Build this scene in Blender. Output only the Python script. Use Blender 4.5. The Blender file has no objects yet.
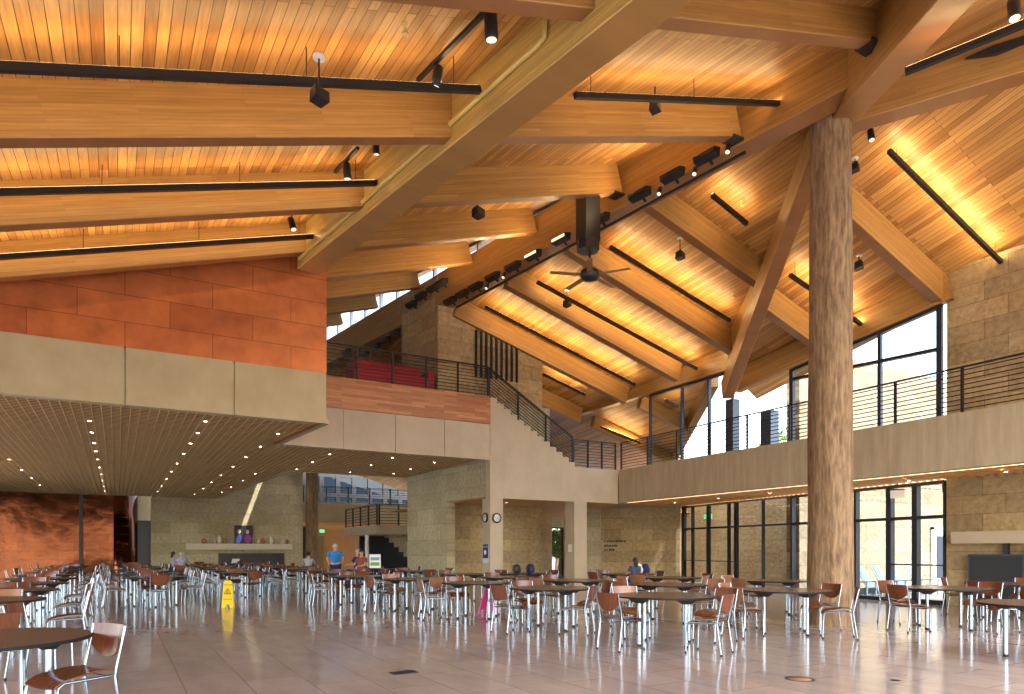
import bpy, bmesh, math, random
from mathutils import Vector, Matrix
RND = random.Random(11)
scene = bpy.context.scene
COL = scene.collection
PI = math.pi
H, F, HOR = 1.40, 683.0, 550.5
EYE = Vector((0, 0, H))

# ------------------------------------------------------------------ sight lines -> points on real planes
def ray(px, py=HOR):
    u = (px - 512) / F
    return Vector((.5 + .866025 * u, .866025 - .5 * u, (HOR - py) / F))
def on_y(px, py, Y):
    r = ray(px, py); return EYE + r * (Y / r.y)
def on_z(px, py, Z):
    r = ray(px, py); return EYE + r * ((Z - H) / r.z)
def on_d(px, py, d):
    return EYE + ray(px, py) * d
def on_plane(px, py, a, b, c, k):            # a x + b y + c z = k
    r = ray(px, py)
    return EYE + r * ((k - c * H) / (a * r.x + b * r.y + c * r.z))
def zL(x, y): return 6.97 + .305 * x + .105 * (y - 9.46)          # underside of the left roof deck
def zR(x, y): return 13.134 - .29 * x - .087 * (y - 13.53)        # underside of the right roof deck
def gx(y): return 11.05 - .148 * (y - 8.2)                        # ridge girder centre line
def zR2(x, y): return 10.30 - .3147 * (x - 12.05) - .2564 * (y - 8.3)   # right deck in front of the strut
def on_R2(px, py, off):
    return on_plane(px, py, .3147, .2564, 1, 10.30 + .3147 * 12.05 + .2564 * 8.3 - off)
def on_R(px, py, off):                        # a point hanging `off` below the right deck
    return on_plane(px, py, .29, .087, 1, 13.134 + .087 * 13.53 - off)

# ------------------------------------------------------------------ materials
def new_mat(name):
    m = bpy.data.materials.new(name); m.use_nodes = True
    nt = m.node_tree
    return m, nt, nt.nodes['Principled BSDF']
def N(nt, t, **kw):
    n = nt.nodes.new(t)
    for k, v in kw.items(): setattr(n, k, v)
    return n
def setin(n, **kw):
    for k, v in kw.items(): n.inputs[k.replace('_', ' ')].default_value = v
def rgba(c): return (c[0], c[1], c[2], 1)
def plain(name, c, rough=.5, metal=0., spec=.5, coat=0.):
    m, nt, b = new_mat(name)
    b.inputs['Base Color'].default_value = rgba(c); b.inputs['Roughness'].default_value = rough
    b.inputs['Metallic'].default_value = metal; b.inputs['Specular IOR Level'].default_value = spec
    b.inputs['Coat Weight'].default_value = coat
    tc = N(nt, 'ShaderNodeTexCoord'); no = N(nt, 'ShaderNodeTexNoise'); setin(no, Scale=9., Detail=3.)
    nt.links.new(tc.outputs['Object'], no.inputs['Vector'])
    mr = N(nt, 'ShaderNodeMapRange'); setin(mr, To_Min=rough * .85, To_Max=min(1, rough * 1.15))
    nt.links.new(no.outputs['Fac'], mr.inputs['Value']); nt.links.new(mr.outputs['Result'], b.inputs['Roughness'])
    return m
def emit(name, c, s):
    m, nt, b = new_mat(name)
    b.inputs['Base Color'].default_value = rgba(c); b.inputs['Emission Color'].default_value = rgba(c)
    b.inputs['Emission Strength'].default_value = s
    return m
def coords(nt, order, sc=(1, 1, 1)):
    tc = N(nt, 'ShaderNodeTexCoord'); sx = N(nt, 'ShaderNodeSeparateXYZ'); cb = N(nt, 'ShaderNodeCombineXYZ')
    nt.links.new(tc.outputs['Object'], sx.inputs[0])
    for i, ch in enumerate(order):
        if ch == '0': continue
        mu = N(nt, 'ShaderNodeMath', operation='MULTIPLY'); mu.inputs[1].default_value = sc[i]
        if len(ch) == 1:
            nt.links.new(sx.outputs['XYZ'.index(ch)], mu.inputs[0])
        nt.links.new(mu.outputs[0], cb.inputs[i])
    return cb
def brickmat(name, order, c1, c2, mortar, bw, rh, ms, rough, metal=0., noise=(3, .25), stretch=(1, 1, 1), bump=0., bscale=6., off=.5, spec=.5, mbump=.3, tint=None, rvar=0.):
    m, nt, b = new_mat(name)
    cb = coords(nt, order)
    br = N(nt, 'ShaderNodeTexBrick', offset=off, offset_frequency=2, squash=1.)
    setin(br, Color1=rgba(c1), Color2=rgba(c2), Mortar=rgba(mortar), Scale=1., Mortar_Size=ms, Mortar_Smooth=.1, Bias=0., Brick_Width=bw, Row_Height=rh)
    nt.links.new(cb.outputs[0], br.inputs['Vector'])
    mp = N(nt, 'ShaderNodeMapping'); mp.inputs['Scale'].default_value = stretch
    nt.links.new(cb.outputs[0], mp.inputs['Vector'])
    no = N(nt, 'ShaderNodeTexNoise'); setin(no, Scale=noise[0], Detail=6., Roughness=.6)
    nt.links.new(mp.outputs[0], no.inputs['Vector'])
    mr = N(nt, 'ShaderNodeMapRange'); setin(mr, From_Min=.25, From_Max=.75, To_Min=1 - noise[1], To_Max=1 + noise[1])
    nt.links.new(no.outputs['Fac'], mr.inputs['Value'])
    vm = N(nt, 'ShaderNodeVectorMath', operation='SCALE')
    nt.links.new(br.outputs['Color'], vm.inputs[0]); nt.links.new(mr.outputs['Result'], vm.inputs['Scale'])
    out = vm.outputs[0]
    if tint:
        n2 = N(nt, 'ShaderNodeTexNoise'); setin(n2, Scale=tint[0], Detail=2.)
        nt.links.new(cb.outputs[0], n2.inputs['Vector'])
        r2 = N(nt, 'ShaderNodeMapRange'); setin(r2, From_Min=.35, From_Max=.65)
        nt.links.new(n2.outputs['Fac'], r2.inputs['Value'])
        mx = N(nt, 'ShaderNodeMix', data_type='RGBA', blend_type='MULTIPLY'); mx.inputs['B'].default_value = rgba(tint[1])
        nt.links.new(r2.outputs['Result'], mx.inputs['Factor']); nt.links.new(out, mx.inputs['A'])
        out = mx.outputs['Result']
    nt.links.new(out, b.inputs['Base Color'])
    b.inputs['Roughness'].default_value = rough; b.inputs['Metallic'].default_value = metal; b.inputs['Specular IOR Level'].default_value = spec
    if rvar:
        r3 = N(nt, 'ShaderNodeMapRange'); setin(r3, To_Min=max(.02, rough - rvar), To_Max=rough + rvar)
        nt.links.new(no.outputs['Fac'], r3.inputs['Value']); nt.links.new(r3.outputs['Result'], b.inputs['Roughness'])
    if bump or mbump:
        n3 = N(nt, 'ShaderNodeTexNoise'); setin(n3, Scale=bscale, Detail=5.)
        nt.links.new(cb.outputs[0], n3.inputs['Vector'])
        mm = N(nt, 'ShaderNodeMath', operation='MULTIPLY'); mm.inputs[1].default_value = bump
        nt.links.new(n3.outputs['Fac'], mm.inputs[0])
        ms2 = N(nt, 'ShaderNodeMath', operation='MULTIPLY'); ms2.inputs[1].default_value = -mbump
        nt.links.new(br.outputs['Fac'], ms2.inputs[0])
        ad = N(nt, 'ShaderNodeMath', operation='ADD'); nt.links.new(mm.outputs[0], ad.inputs[0]); nt.links.new(ms2.outputs[0], ad.inputs[1])
        bp = N(nt, 'ShaderNodeBump'); setin(bp, Strength=.6, Distance=.05)
        nt.links.new(ad.outputs[0], bp.inputs['Height']); nt.links.new(bp.outputs[0], b.inputs['Normal'])
    return m
def noisemat(name, c1, c2, scale, stretch, rough, metal=0., bump=0., spec=.5, lo=.3, hi=.7):
    m, nt, b = new_mat(name)
    tc = N(nt, 'ShaderNodeTexCoord'); mp = N(nt, 'ShaderNodeMapping'); mp.inputs['Scale'].default_value = stretch
    nt.links.new(tc.outputs['Object'], mp.inputs['Vector'])
    no = N(nt, 'ShaderNodeTexNoise'); setin(no, Scale=scale, Detail=7., Roughness=.62)
    nt.links.new(mp.outputs[0], no.inputs['Vector'])
    cr = N(nt, 'ShaderNodeValToRGB')
    cr.color_ramp.elements[0].position = lo; cr.color_ramp.elements[0].color = rgba(c1)
    cr.color_ramp.elements[1].position = hi; cr.color_ramp.elements[1].color = rgba(c2)
    nt.links.new(no.outputs['Fac'], cr.inputs['Fac']); nt.links.new(cr.outputs['Color'], b.inputs['Base Color'])
    b.inputs['Roughness'].default_value = rough; b.inputs['Metallic'].default_value = metal; b.inputs['Specular IOR Level'].default_value = spec
    if bump:
        bp = N(nt, 'ShaderNodeBump'); setin(bp, Strength=bump, Distance=.04)
        nt.links.new(no.outputs['Fac'], bp.inputs['Height']); nt.links.new(bp.outputs[0], b.inputs['Normal'])
    return m
def glassmat(name, tint=(1, 1, 1), refl=1.0):
    m = bpy.data.materials.new(name); m.use_nodes = True; nt = m.node_tree; nt.nodes.clear()
    o = N(nt, 'ShaderNodeOutputMaterial'); mx = N(nt, 'ShaderNodeMixShader'); tr = N(nt, 'ShaderNodeBsdfTransparent'); gl = N(nt, 'ShaderNodeBsdfGlossy')
    lw = N(nt, 'ShaderNodeLayerWeight'); lw.inputs['Blend'].default_value = .5
    fr = N(nt, 'ShaderNodeMath', operation='POWER'); fr.inputs[1].default_value = 4.; nt.links.new(lw.outputs['Facing'], fr.inputs[0])
    tr.inputs['Color'].default_value = rgba(tint); gl.inputs['Roughness'].default_value = .02
    mu = N(nt, 'ShaderNodeMath', operation='MULTIPLY_ADD'); mu.inputs[1].default_value = .55 * refl; mu.inputs[2].default_value = .03
    nt.links.new(fr.outputs[0], mu.inputs[0]); nt.links.new(mu.outputs[0], mx.inputs[0])
    nt.links.new(tr.outputs[0], mx.inputs[1]); nt.links.new(gl.outputs[0], mx.inputs[2]); nt.links.new(mx.outputs[0], o.inputs[0])
    return m

M = {}
M['deck'] = brickmat('deck_planks', 'YX0', (.58, .31, .095), (.31, .135, .036), (.07, .025, .008), 4.6, .122, .0045, .42, noise=(5, .30), stretch=(.35, 6, 1), off=.37, mbump=.4)
M['glulam'] = brickmat('glulam_wood', 'XZ0', (.40, .215, .060), (.30, .15, .040), (.25, .105, .035), 2.3, .042, .0015, .40, noise=(4, .22), stretch=(.35, 8, 1), off=.43, mbump=.05)
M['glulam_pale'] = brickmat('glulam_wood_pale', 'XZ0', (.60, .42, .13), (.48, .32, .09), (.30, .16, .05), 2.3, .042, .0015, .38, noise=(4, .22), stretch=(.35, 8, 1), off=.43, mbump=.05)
M['mezzwood'] = brickmat('mezzanine_boards', 'XZ0', (.56, .24, .08), (.36, .125, .04), (.20, .07, .022), 1.1, .085, .002, .38, noise=(5, .25), stretch=(.4, 7, 1), off=.41, mbump=.2)
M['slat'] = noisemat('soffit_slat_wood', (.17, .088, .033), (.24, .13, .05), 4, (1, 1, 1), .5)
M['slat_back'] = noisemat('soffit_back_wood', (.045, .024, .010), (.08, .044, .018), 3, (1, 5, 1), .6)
M['slat_lit_edge'] = noisemat('soffit_slat_lit_edge', (.58, .38, .16), (.68, .46, .20), 4, (1, 1, 1), .5)  # same slats, paler: light from below painted on their undersides
M['slat_warm'] = noisemat('soffit_slat_warm', (.55, .30, .10), (.68, .40, .15), 4, (1, 1, 1), .5)
M['stone'] = brickmat('sandstone_blocks', 'XZ0', (.47, .36, .195), (.33, .25, .14), (.25, .19, .11), 1.35, .46, .008, .85, noise=(7, .30), stretch=(1, 1, 1), bump=1.2, bscale=7, off=.37, mbump=.5, tint=(.6, (.85, .80, .72)))
M['stone_pale'] = brickmat('sandstone_pale', 'XZ0', (.52, .47, .32), (.42, .37, .24), (.32, .28, .19), 1.5, .60, .008, .85, noise=(7, .24), bump=1.2, bscale=7, off=.37, mbump=.5, tint=(.6, (.86, .84, .78)))
M['stone_out'] = brickmat('sandstone_outside', 'XZ0', (.42, .33, .21), (.33, .25, .155), (.23, .175, .11), 1.2, .45, .008, .9, noise=(6, .35), bump=2.0, bscale=6, off=.4, mbump=.5)
M['concrete'] = noisemat('board_concrete', (.34, .29, .19), (.47, .40, .27), 2.2, (3, 3, .35), .72, bump=.12)
M['concrete_tan'] = noisemat('panel_concrete', (.385, .305, .17), (.475, .385, .225), 1.1, (1, 1, .8), .75, bump=.06)
M['concrete_pale'] = noisemat('pale_concrete', (.43, .36, .26), (.52, .44, .325), 1.4, (1, 1, .7), .72, bump=.06)
M['copper'] = brickmat('copper_panels', 'XZ0', (.64, .20, .065), (.50, .145, .05), (.26, .07, .025), 1.66, .555, .006, .42, metal=.75, noise=(1.6, .28), off=.5, mbump=.25, bump=.25, bscale=2.2, rvar=.06)
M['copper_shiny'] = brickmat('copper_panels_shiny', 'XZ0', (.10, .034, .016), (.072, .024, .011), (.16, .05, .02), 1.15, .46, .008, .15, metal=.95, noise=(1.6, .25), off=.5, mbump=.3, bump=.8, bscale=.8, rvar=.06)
M['floor'] = brickmat('floor_stone', 'YX0', (.49, .42, .385), (.44, .37, .335), (.28, .225, .195), 1.2, .588, .006, .12, noise=(1.3, .14), stretch=(1, 2.5, 1), bump=.06, bscale=1.5, off=.5, mbump=.10, rvar=.04, spec=.55)
M['bark'] = noisemat('log_wood', (.12, .070, .036), (.335, .215, .112), 5.0, (3.2, 3.2, .55), .8, bump=.9, lo=.34, hi=.66)
M['chrome'] = plain('chrome_tube', (.29, .345, .41), .25, 1.0)
M['ply'] = noisemat('chair_plywood', (.125, .035, .014), (.18, .056, .022), 6, (8, 1, 1), .24)
M['ply_light'] = noisemat('chair_plywood_light', (.25, .105, .048), (.31, .14, .066), 6, (8, 1, 1), .30)
M['laminate'] = noisemat('table_laminate', (.15, .092, .066), (.185, .115, .083), 14, (1, 1, 1), .24)
M['edge'] = plain('table_edge_band', (.014, .013, .015), .6, 0, .25)
M['black'] = plain('black_paint', (.012, .012, .014), .45)
M['darkmetal'] = plain('dark_steel', (.02, .022, .028), .40, .3)
M['bluesteel'] = plain('blue_grey_steel', (.045, .06, .09), .42, .3)
M['gunmetal'] = plain('rail_steel', (.018, .018, .022), .45, .3)
M['alu'] = plain('pale_aluminium', (.55, .57, .60), .4, .6)
M['white'] = plain('white_paint', (.80, .80, .78), .5)
M['lens_warm'] = emit('uplight_lens', (1., .66, .27), 5)
M['lens_down'] = emit('downlight_lens', (1., .78, .50), 75)
M['lens_flood'] = emit('flood_lens', (1., .86, .62), .8)
M['cove'] = emit('cove_strip', (1., .70, .36), 4.5)
M['exit_green'] = emit('exit_green', (.10, .75, .32), 1.2)
M['glass'] = glassmat('clear_glass', (.76, .78, .79))
M['glass_dim'] = glassmat('tinted_glass', (.90, .89, .86))
M['glass_dark'] = glassmat('dark_glass', (.10, .12, .15))
M['yellow'] = plain('yellow_plastic', (.83, .58, .01), .35)
M['pink'] = plain('pink_plastic', (.95, .09, .42), .35)
M['red'] = plain('red_fabric', (.36, .018, .03), .8)
M['pipe'] = plain('yellow_painted_pipe', (.62, .46, .15), .35)
M['skin'] = plain('skin', (.50, .27, .18), .55)
M['hair_dark'] = plain('dark_hair', (.012, .009, .008), .6)
M['hair_grey'] = plain('grey_hair', (.42, .40, .38), .7)
M['blue_shirt'] = plain('bright_blue_cloth', (.012, .20, .62), .85)
M['navy'] = plain('navy_cloth', (.015, .025, .10), .85)
M['maroon'] = plain('rust_cloth', (.22, .06, .035), .85)
M['plaid'] = noisemat('plaid_cloth', (.03, .04, .09), (.42, .42, .48), 30, (1, 1, 1), .85)
M['greycloth'] = plain('grey_cloth', (.30, .32, .36), .85)
M['whitecloth'] = plain('white_cloth', (.62, .62, .64), .85)
M['denim'] = plain('denim', (.05, .07, .13), .85)
M['pottery'] = plain('clay_pottery', (.42, .20, .10), .5)
M['cream'] = plain('cream_pottery', (.62, .56, .45), .5)
M['olive'] = noisemat('tree_leaves', (.11, .20, .045), (.30, .42, .12), 6, (1, 1, 1), .8)
M['grass'] = noisemat('outside_paving', (.26, .24, .21), (.32, .30, .26), 2, (1, 1, 1), .9)
M['adirondack'] = plain('pale_blue_painted_wood', (.20, .27, .34), .6)
M['orangewall'] = noisemat('orange_lit_stone', (.46, .22, .075), (.54, .27, .10), 3, (1, 1, 1), .8)  # far stone wall, its orange light put into the colour
M['clockface'] = plain('clock_face', (.80, .80, .80), .5)
M['blueposter'] = plain('poster_blue', (.02, .04, .20), .5)
M['greenpic'] = plain('print_green', (.12, .30, .08), .5)
M['bluepic'] = plain('print_blue', (.12, .32, .55), .5)
M['wallwood'] = noisemat('door_wood', (.20, .10, .03), (.30, .16, .05), 3, (8, 8, 1), .5)
M['purple'] = plain('violet_print', (.32, .05, .40), .6)

# ------------------------------------------------------------------ mesh builder
class MB:
    def __init__(s): s.v, s.f, s.sm = [], [], []
    def add(s, vs, fs, smooth=False):
        b = len(s.v); s.v += [tuple(p) for p in vs]; s.f += [tuple(b + i for i in f) for f in fs]; s.sm += [smooth] * len(fs)
        return s
    BOXF = ((0, 3, 2, 1), (4, 5, 6, 7), (0, 1, 5, 4), (1, 2, 6, 5), (2, 3, 7, 6), (3, 0, 4, 7))
    def box(s, a, b):
        x0, x1 = sorted((a[0], b[0])); y0, y1 = sorted((a[1], b[1])); z0, z1 = sorted((a[2], b[2]))
        return s.add([(x0, y0, z0), (x1, y0, z0), (x1, y1, z0), (x0, y1, z0), (x0, y0, z1), (x1, y0, z1), (x1, y1, z1), (x0, y1, z1)], s.BOXF)
    def bar(s, p, q, w, h, up=(0, 0, 1)):         # rectangular bar centred on p-q
        p, q = Vector(p), Vector(q); d = (q - p).normalized(); up = Vector(up)
        if abs(d.dot(up)) > .999: up = Vector((0, 1, 0))
        r = d.cross(up).normalized() * (w / 2); u = r.cross(d).normalized() * (h / 2)
        return s.add([p - r - u, p + r - u, p + r + u, p - r + u, q - r - u, q + r - u, q + r + u, q - r + u],
                     ((0, 1, 2, 3), (4, 7, 6, 5), (0, 4, 5, 1), (1, 5, 6, 2), (2, 6, 7, 3), (3, 7, 4, 0)))
    def prism(s, poly, z0, z1):                    # plan polygon, z may be a function of (x, y)
        g = (lambda z: z if callable(z) else (lambda x, y: z)); a, b = g(z0), g(z1); n = len(poly)
        return s.add([(x, y, a(x, y)) for x, y in poly] + [(x, y, b(x, y)) for x, y in poly],
                     [tuple(range(n - 1, -1, -1)), tuple(range(n, 2 * n))] + [(i, (i + 1) % n, n + (i + 1) % n, n + i) for i in range(n)])
    def xz(s, poly, y0, y1):                       # polygon in x,z pulled along y
        n = len(poly)
        return s.add([(x, y0, z) for x, z in poly] + [(x, y1, z) for x, z in poly],
                     [tuple(range(n)), tuple(range(2 * n - 1, n - 1, -1))] + [(i, n + i, n + (i + 1) % n, (i + 1) % n) for i in range(n)])
    def tube(s, pts, r, n=8, caps=True):
        pts = [Vector(p) for p in pts]; rs = r if isinstance(r, (list, tuple)) else [r] * len(pts)
        rings = []; ref = None
        for i, p in enumerate(pts):
            d = (pts[min(i + 1, len(pts) - 1)] - pts[max(i - 1, 0)]).normalized()
            if ref is None: ref = Vector((1, 0, 0)) if abs(d.x) < .8 else Vector((0, 1, 0))
            a = (ref - d * ref.dot(d)).normalized(); ref = a; b = d.cross(a)
            rings.append([p + (a * math.cos(2 * PI * k / n) + b * math.sin(2 * PI * k / n)) * rs[i] for k in range(n)])
        vs = [v for R in rings for v in R]
        fs = [(i * n + k, i * n + (k + 1) % n, (i + 1) * n + (k + 1) % n, (i + 1) * n + k) for i in range(len(pts) - 1) for k in range(n)]
        s.add(vs, fs, True)
        if caps:
            m = len(pts) - 1
            s.add(rings[0], [tuple(range(n - 1, -1, -1))]); s.add(rings[m], [tuple(range(n))])
        return s
    def lathe(s, prof, c=(0, 0, 0), n=24, smooth=True, caps=True):
        vs = []; m = len(prof)
        for r, z in prof:
            for k in range(n):
                a = 2 * PI * k / n; vs.append((c[0] + r * math.cos(a), c[1] + r * math.sin(a), c[2] + z))
        fs = [(i * n + k, i * n + (k + 1) % n, (i + 1) * n + (k + 1) % n, (i + 1) * n + k) for i in range(m - 1) for k in range(n)]
        s.add(vs, fs, smooth)
        if not caps: return s
        if prof[0][0] > 1e-6: s.add(vs[:n], [tuple(range(n - 1, -1, -1))])
        if prof[-1][0] > 1e-6: s.add(vs[-n:], [tuple(range(n))])
        return s
    def ball(s, c, rx, ry, rz, n=14, m=8):
        prof = [(max(1e-4, math.sin(PI * i / m)), -math.cos(PI * i / m)) for i in range(m + 1)]
        b = MB().lathe(prof, n=n)
        return s.add([(c[0] + x * rx, c[1] + y * ry, c[2] + z * rz) for x, y, z in b.v], b.f, True)
    def panel(s, fn, nu, nv, t):                   # curved sheet with thickness; fn(u, v) -> point
        P = [[Vector(fn(i / nu, j / nv)) for j in range(nv + 1)] for i in range(nu + 1)]
        top, bot = [], []
        for i in range(nu + 1):
            for j in range(nv + 1):
                du = P[min(i + 1, nu)][j] - P[max(i - 1, 0)][j]; dv = P[i][min(j + 1, nv)] - P[i][max(j - 1, 0)]
                nn = du.cross(dv); nn = nn.normalized() if nn.length > 1e-9 else Vector((0, 0, 1))
                top.append(P[i][j] + nn * t / 2); bot.append(P[i][j] - nn * t / 2)
        k = len(top); w = nv + 1
        s.add(top + bot, [(i * w + j, (i + 1) * w + j, (i + 1) * w + j + 1, i * w + j + 1) for i in range(nu) for j in range(nv)] +
              [(k + i * w + j, k + i * w + j + 1, k + (i + 1) * w + j + 1, k + (i + 1) * w + j) for i in range(nu) for j in range(nv)], True)
        rim = [(i, 0) for i in range(nu)] + [(nu, j) for j in range(nv)] + [(i, nv) for i in range(nu, 0, -1)] + [(0, j) for j in range(nv, 0, -1)]
        idx = [i * w + j for i, j in rim]; q = len(idx)
        s.add([top[i] for i in idx] + [bot[i] for i in idx], [(a, q + a, q + (a + 1) % q, (a + 1) % q) for a in range(q)])
        return s
    def mesh(s, name, mat):
        me = bpy.data.meshes.new(name); me.from_pydata(s.v, [], s.f); me.update()
        for p, sm in zip(me.polygons, s.sm): p.use_smooth = sm
        bm = bmesh.new(); bm.from_mesh(me); bmesh.ops.recalc_face_normals(bm, faces=bm.faces); bm.to_mesh(me); bm.free()
        me.materials.append(M[mat] if isinstance(mat, str) else mat)
        return me
    def build(s, name, mat, parent=None, mw=None):
        o = bpy.data.objects.new(name, s.mesh(name, mat)); COL.objects.link(o)
        if parent: o.parent = parent
        if mw is not None: o.matrix_world = mw
        return o

def tag(o, label=None, cat=None, group=None, kind=None):
    if label: o['label'] = label
    if cat: o['category'] = cat
    if group: o['group'] = group
    if kind: o['kind'] = kind
    return o
def empty(name, loc=(0, 0, 0), rz=0., label=None, cat=None, group=None, kind=None):
    o = bpy.data.objects.new(name, None); COL.objects.link(o); o.location = loc; o.rotation_euler = (0, 0, rz)
    o.empty_display_size = .1
    return tag(o, label, cat, group, kind)
KIDS = {}
def copy_tree(o, parent=None):
    c = o.copy(); COL.objects.link(c)
    if parent: c.parent = parent
    for ch in KIDS.get(o.name, ()):
        copy_tree(ch, c)
    return c
def index_kids(root):
    KIDS[root.name] = list(root.children)
    for ch in root.children: index_kids(ch)
def struct(o, label=None): return tag(o, label, None, None, 'structure')

def frame(p0, p1):                                # local x along p0->p1 (plan), y to its left, z up
    p0 = Vector((p0[0], p0[1], 0)); d = Vector((p1[0] - p0.x, p1[1] - p0.y, 0)); L = d.length; a = math.atan2(d.y, d.x)
    return Matrix.Translation(p0) @ Matrix.Rotation(a, 4, 'Z'), L
def wall(name, p0, p1, z0, z1, t, mat, z1b=None, parent=None, label=None):
    mw, L = frame(p0, p1); z1b = z1 if z1b is None else z1b
    o = MB().xz([(0, z0), (L, z0), (L, z1b), (0, z1)], 0, t).build(name, mat, parent, mw)
    return struct(o, label) if parent is None else o
def panels(name, p0, p1, z0, z1, t, mat, cuts, gap=.014):
    mw, L = frame(p0, p1); mb = MB(); xs = [0] + cuts + [L]
    for a, b in zip(xs, xs[1:]): mb.box((a + gap / 2, 0, z0), (b - gap / 2, t, z1))
    mb.box((0, .03, z0 + .01), (L, t - .01, z1 - .01))
    return struct(mb.build(name, mat, None, mw))
def beam(name, p, q, w, h, mat='glulam', label=None, parent=None):   # p, q: ends of the underside's centre line
    p, q = Vector(p), Vector(q); d = q - p; L = d.length; d.normalize()
    r = Vector((0, 0, 1)).cross(d).normalized(); u = d.cross(r)
    mw = Matrix((d, r, u)).transposed().to_4x4(); mw.translation = p
    c = .012
    prof = [(-w / 2 + c, 0), (w / 2 - c, 0), (w / 2, c), (w / 2, h), (-w / 2, h), (-w / 2, c)]
    n = len(prof)
    mb = MB().add([(0, y, z) for y, z in prof] + [(L, y, z) for y, z in prof], [tuple(range(n - 1, -1, -1)), tuple(range(n, 2 * n))] + [(i, (i + 1) % n, n + (i + 1) % n, n + i) for i in range(n)])
    return struct(mb.build(name, mat, parent, mw), label)

def glazing(name, p0, p1, z0, z1a, z1b, ts, zs, fw=.07, fd=.12, mat='darkmetal', glass='glass', label=None, thick={}, fmat=None):
    """one framed window: ts are upright positions (0..1), zs transom heights"""
    mw, L = frame(p0, p1); root = empty(name); struct(root, label); root.matrix_world = mw
    zt = lambda x: z1a + (z1b - z1a) * x / L
    mb = MB()
    for i, t in enumerate(ts):
        x = t * L; w = thick.get(i, fw)
        a, b = max(0, x - w / 2), min(L, x + w / 2)
        mb.xz([(a, z0), (b, z0), (b, zt(b)), (a, zt(a))], -fd / 2, fd / 2)
    for z in zs:
        hb = .018 if .9 < z < 1.1 else fw / 2
        mb.box((0, -fd / 2 + .01, z - hb), (L, fd / 2 - .01, z + hb))
    mb.box((0, -fd / 2 + .005, z0), (L, fd / 2 - .005, z0 + fw * 1.3))
    mb.xz([(0, z1a - fw), (L, z1b - fw), (L, z1b), (0, z1a)], -fd / 2 + .005, fd / 2 - .005)
    f = mb.build('window_frame', mat, root)
    g = MB().xz([(0, z0 + .01), (L, z0 + .01), (L, z1b - .01), (0, z1a - .01)], -.006, .006).build('pane', glass, root)
    return root

def railing(name, label, p0, p1, za, zb, h, nposts, nrods=9, rod=.02, post=.05, group=None, ends=True, mat='gunmetal'):
    p0, p1 = Vector((p0[0], p0[1], za)), Vector((p1[0], p1[1], zb))
    root = empty(name, p0, 0, label, 'railing', group); o = p0
    d = p1 - p0
    for i in range(nposts):
        q = d * (i / (nposts - 1))
        MB().box((q.x - post / 2, q.y - post / 2, q.z), (q.x + post / 2, q.y + post / 2, q.z + h)).build('post', mat, root)
    MB().bar((0, 0, h), d + Vector((0, 0, h)), .055, .035).build('handrail', mat, root)
    for k in range(nrods):
        z = .09 + (h - .16) * k / (nrods - 1)
        MB().bar((0, 0, z), d + Vector((0, 0, z)), rod, rod).build('rod', mat, root)
    return root

# ------------------------------------------------------------------ setting: ground, floor
struct(MB().box((-60, -40, -.30), (90, 120, -.06)).build('ground', 'grass'))
struct(MB().prism([(-12, -9), (18.6, -9), (18.4, 9.6), (20.3, 21), (24, 31), (24, 48), (-12, 48)], -.055, 0).build('floor', 'floor'))

# ------------------------------------------------------------------ roof decks
Gb = Vector((12.05, 8.3)); 
def gbx(y): return Gb.x + .81 * (y - Gb.y)
LP = [(-9, -8), (gbx(-8), -8), (gbx(8.3), 8.3), (gx(44.5), 44.5), (-9, 44.5)]
struct(MB().prism(LP, zL, lambda x, y: zL(x, y) + .14).build('ceiling_left', 'deck'))
# right deck, split round a narrow slot added to cast the far sun streak
def g3x(y): return 12.1 - .646 * (y - 8.3)
sun_slot = (8.22, 8.50, 37.0, 40.9)
RP = [[(gx(8.3), 8.3), (12.1, 8.3), (16.6, 15.2), (17.3, 16.2), (24.2, 26.2), (24.2, sun_slot[2]), (gx(sun_slot[2]), sun_slot[2])],
      [(gx(sun_slot[2]), sun_slot[2]), (sun_slot[0], sun_slot[2]), (sun_slot[0], sun_slot[3]), (gx(sun_slot[3]), sun_slot[3])],
      [(sun_slot[1], sun_slot[2]), (24.2, sun_slot[2]), (24.2, sun_slot[3]), (sun_slot[1], sun_slot[3])],
      [(gx(sun_slot[3]), sun_slot[3]), (24.2, sun_slot[3]), (24.2, 44.5), (gx(44.5), 44.5)]]
mbR = MB()
for p in RP: mbR.prism(p, zR, lambda x, y: zR(x, y) + .14)
struct(mbR.build('ceiling_right', 'deck'))
struct(MB().prism([(12.1, 8.3), (18.7, g3x(0) and -1.92), (18.7, 9.2), (18.4, 15.6), (16.6, 15.2)], zR2, lambda x, y: zR2(x, y) + .14).build('ceiling_right_front', 'deck'))
struct(MB().prism([(12.1, 8.3), (12.2, 8.26), (16.7, 15.16), (16.6, 15.2)], zR2, lambda x, y: zR(x, y) + .1).build('wall_valley_board', 'glulam'))
# third deck between the two forked girders
A3 = Vector((12.07, 8.3, 10.32)); B3 = Vector((gbx(-4), -4, zL(gbx(-4), -4))); C3 = Vector((g3x(-4), -4, zR2(g3x(-4), -4) + .3))
nn = (B3 - A3).cross(C3 - A3); 
def zT(x, y): return A3.z - (nn.x * (x - A3.x) + nn.y * (y - A3.y)) / nn.z
struct(MB().prism([(A3.x, A3.y), (B3.x, B3.y), (C3.x, C3.y)], zT, lambda x, y: zT(x, y) + .14).build('ceiling_front', 'deck'))

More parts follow.
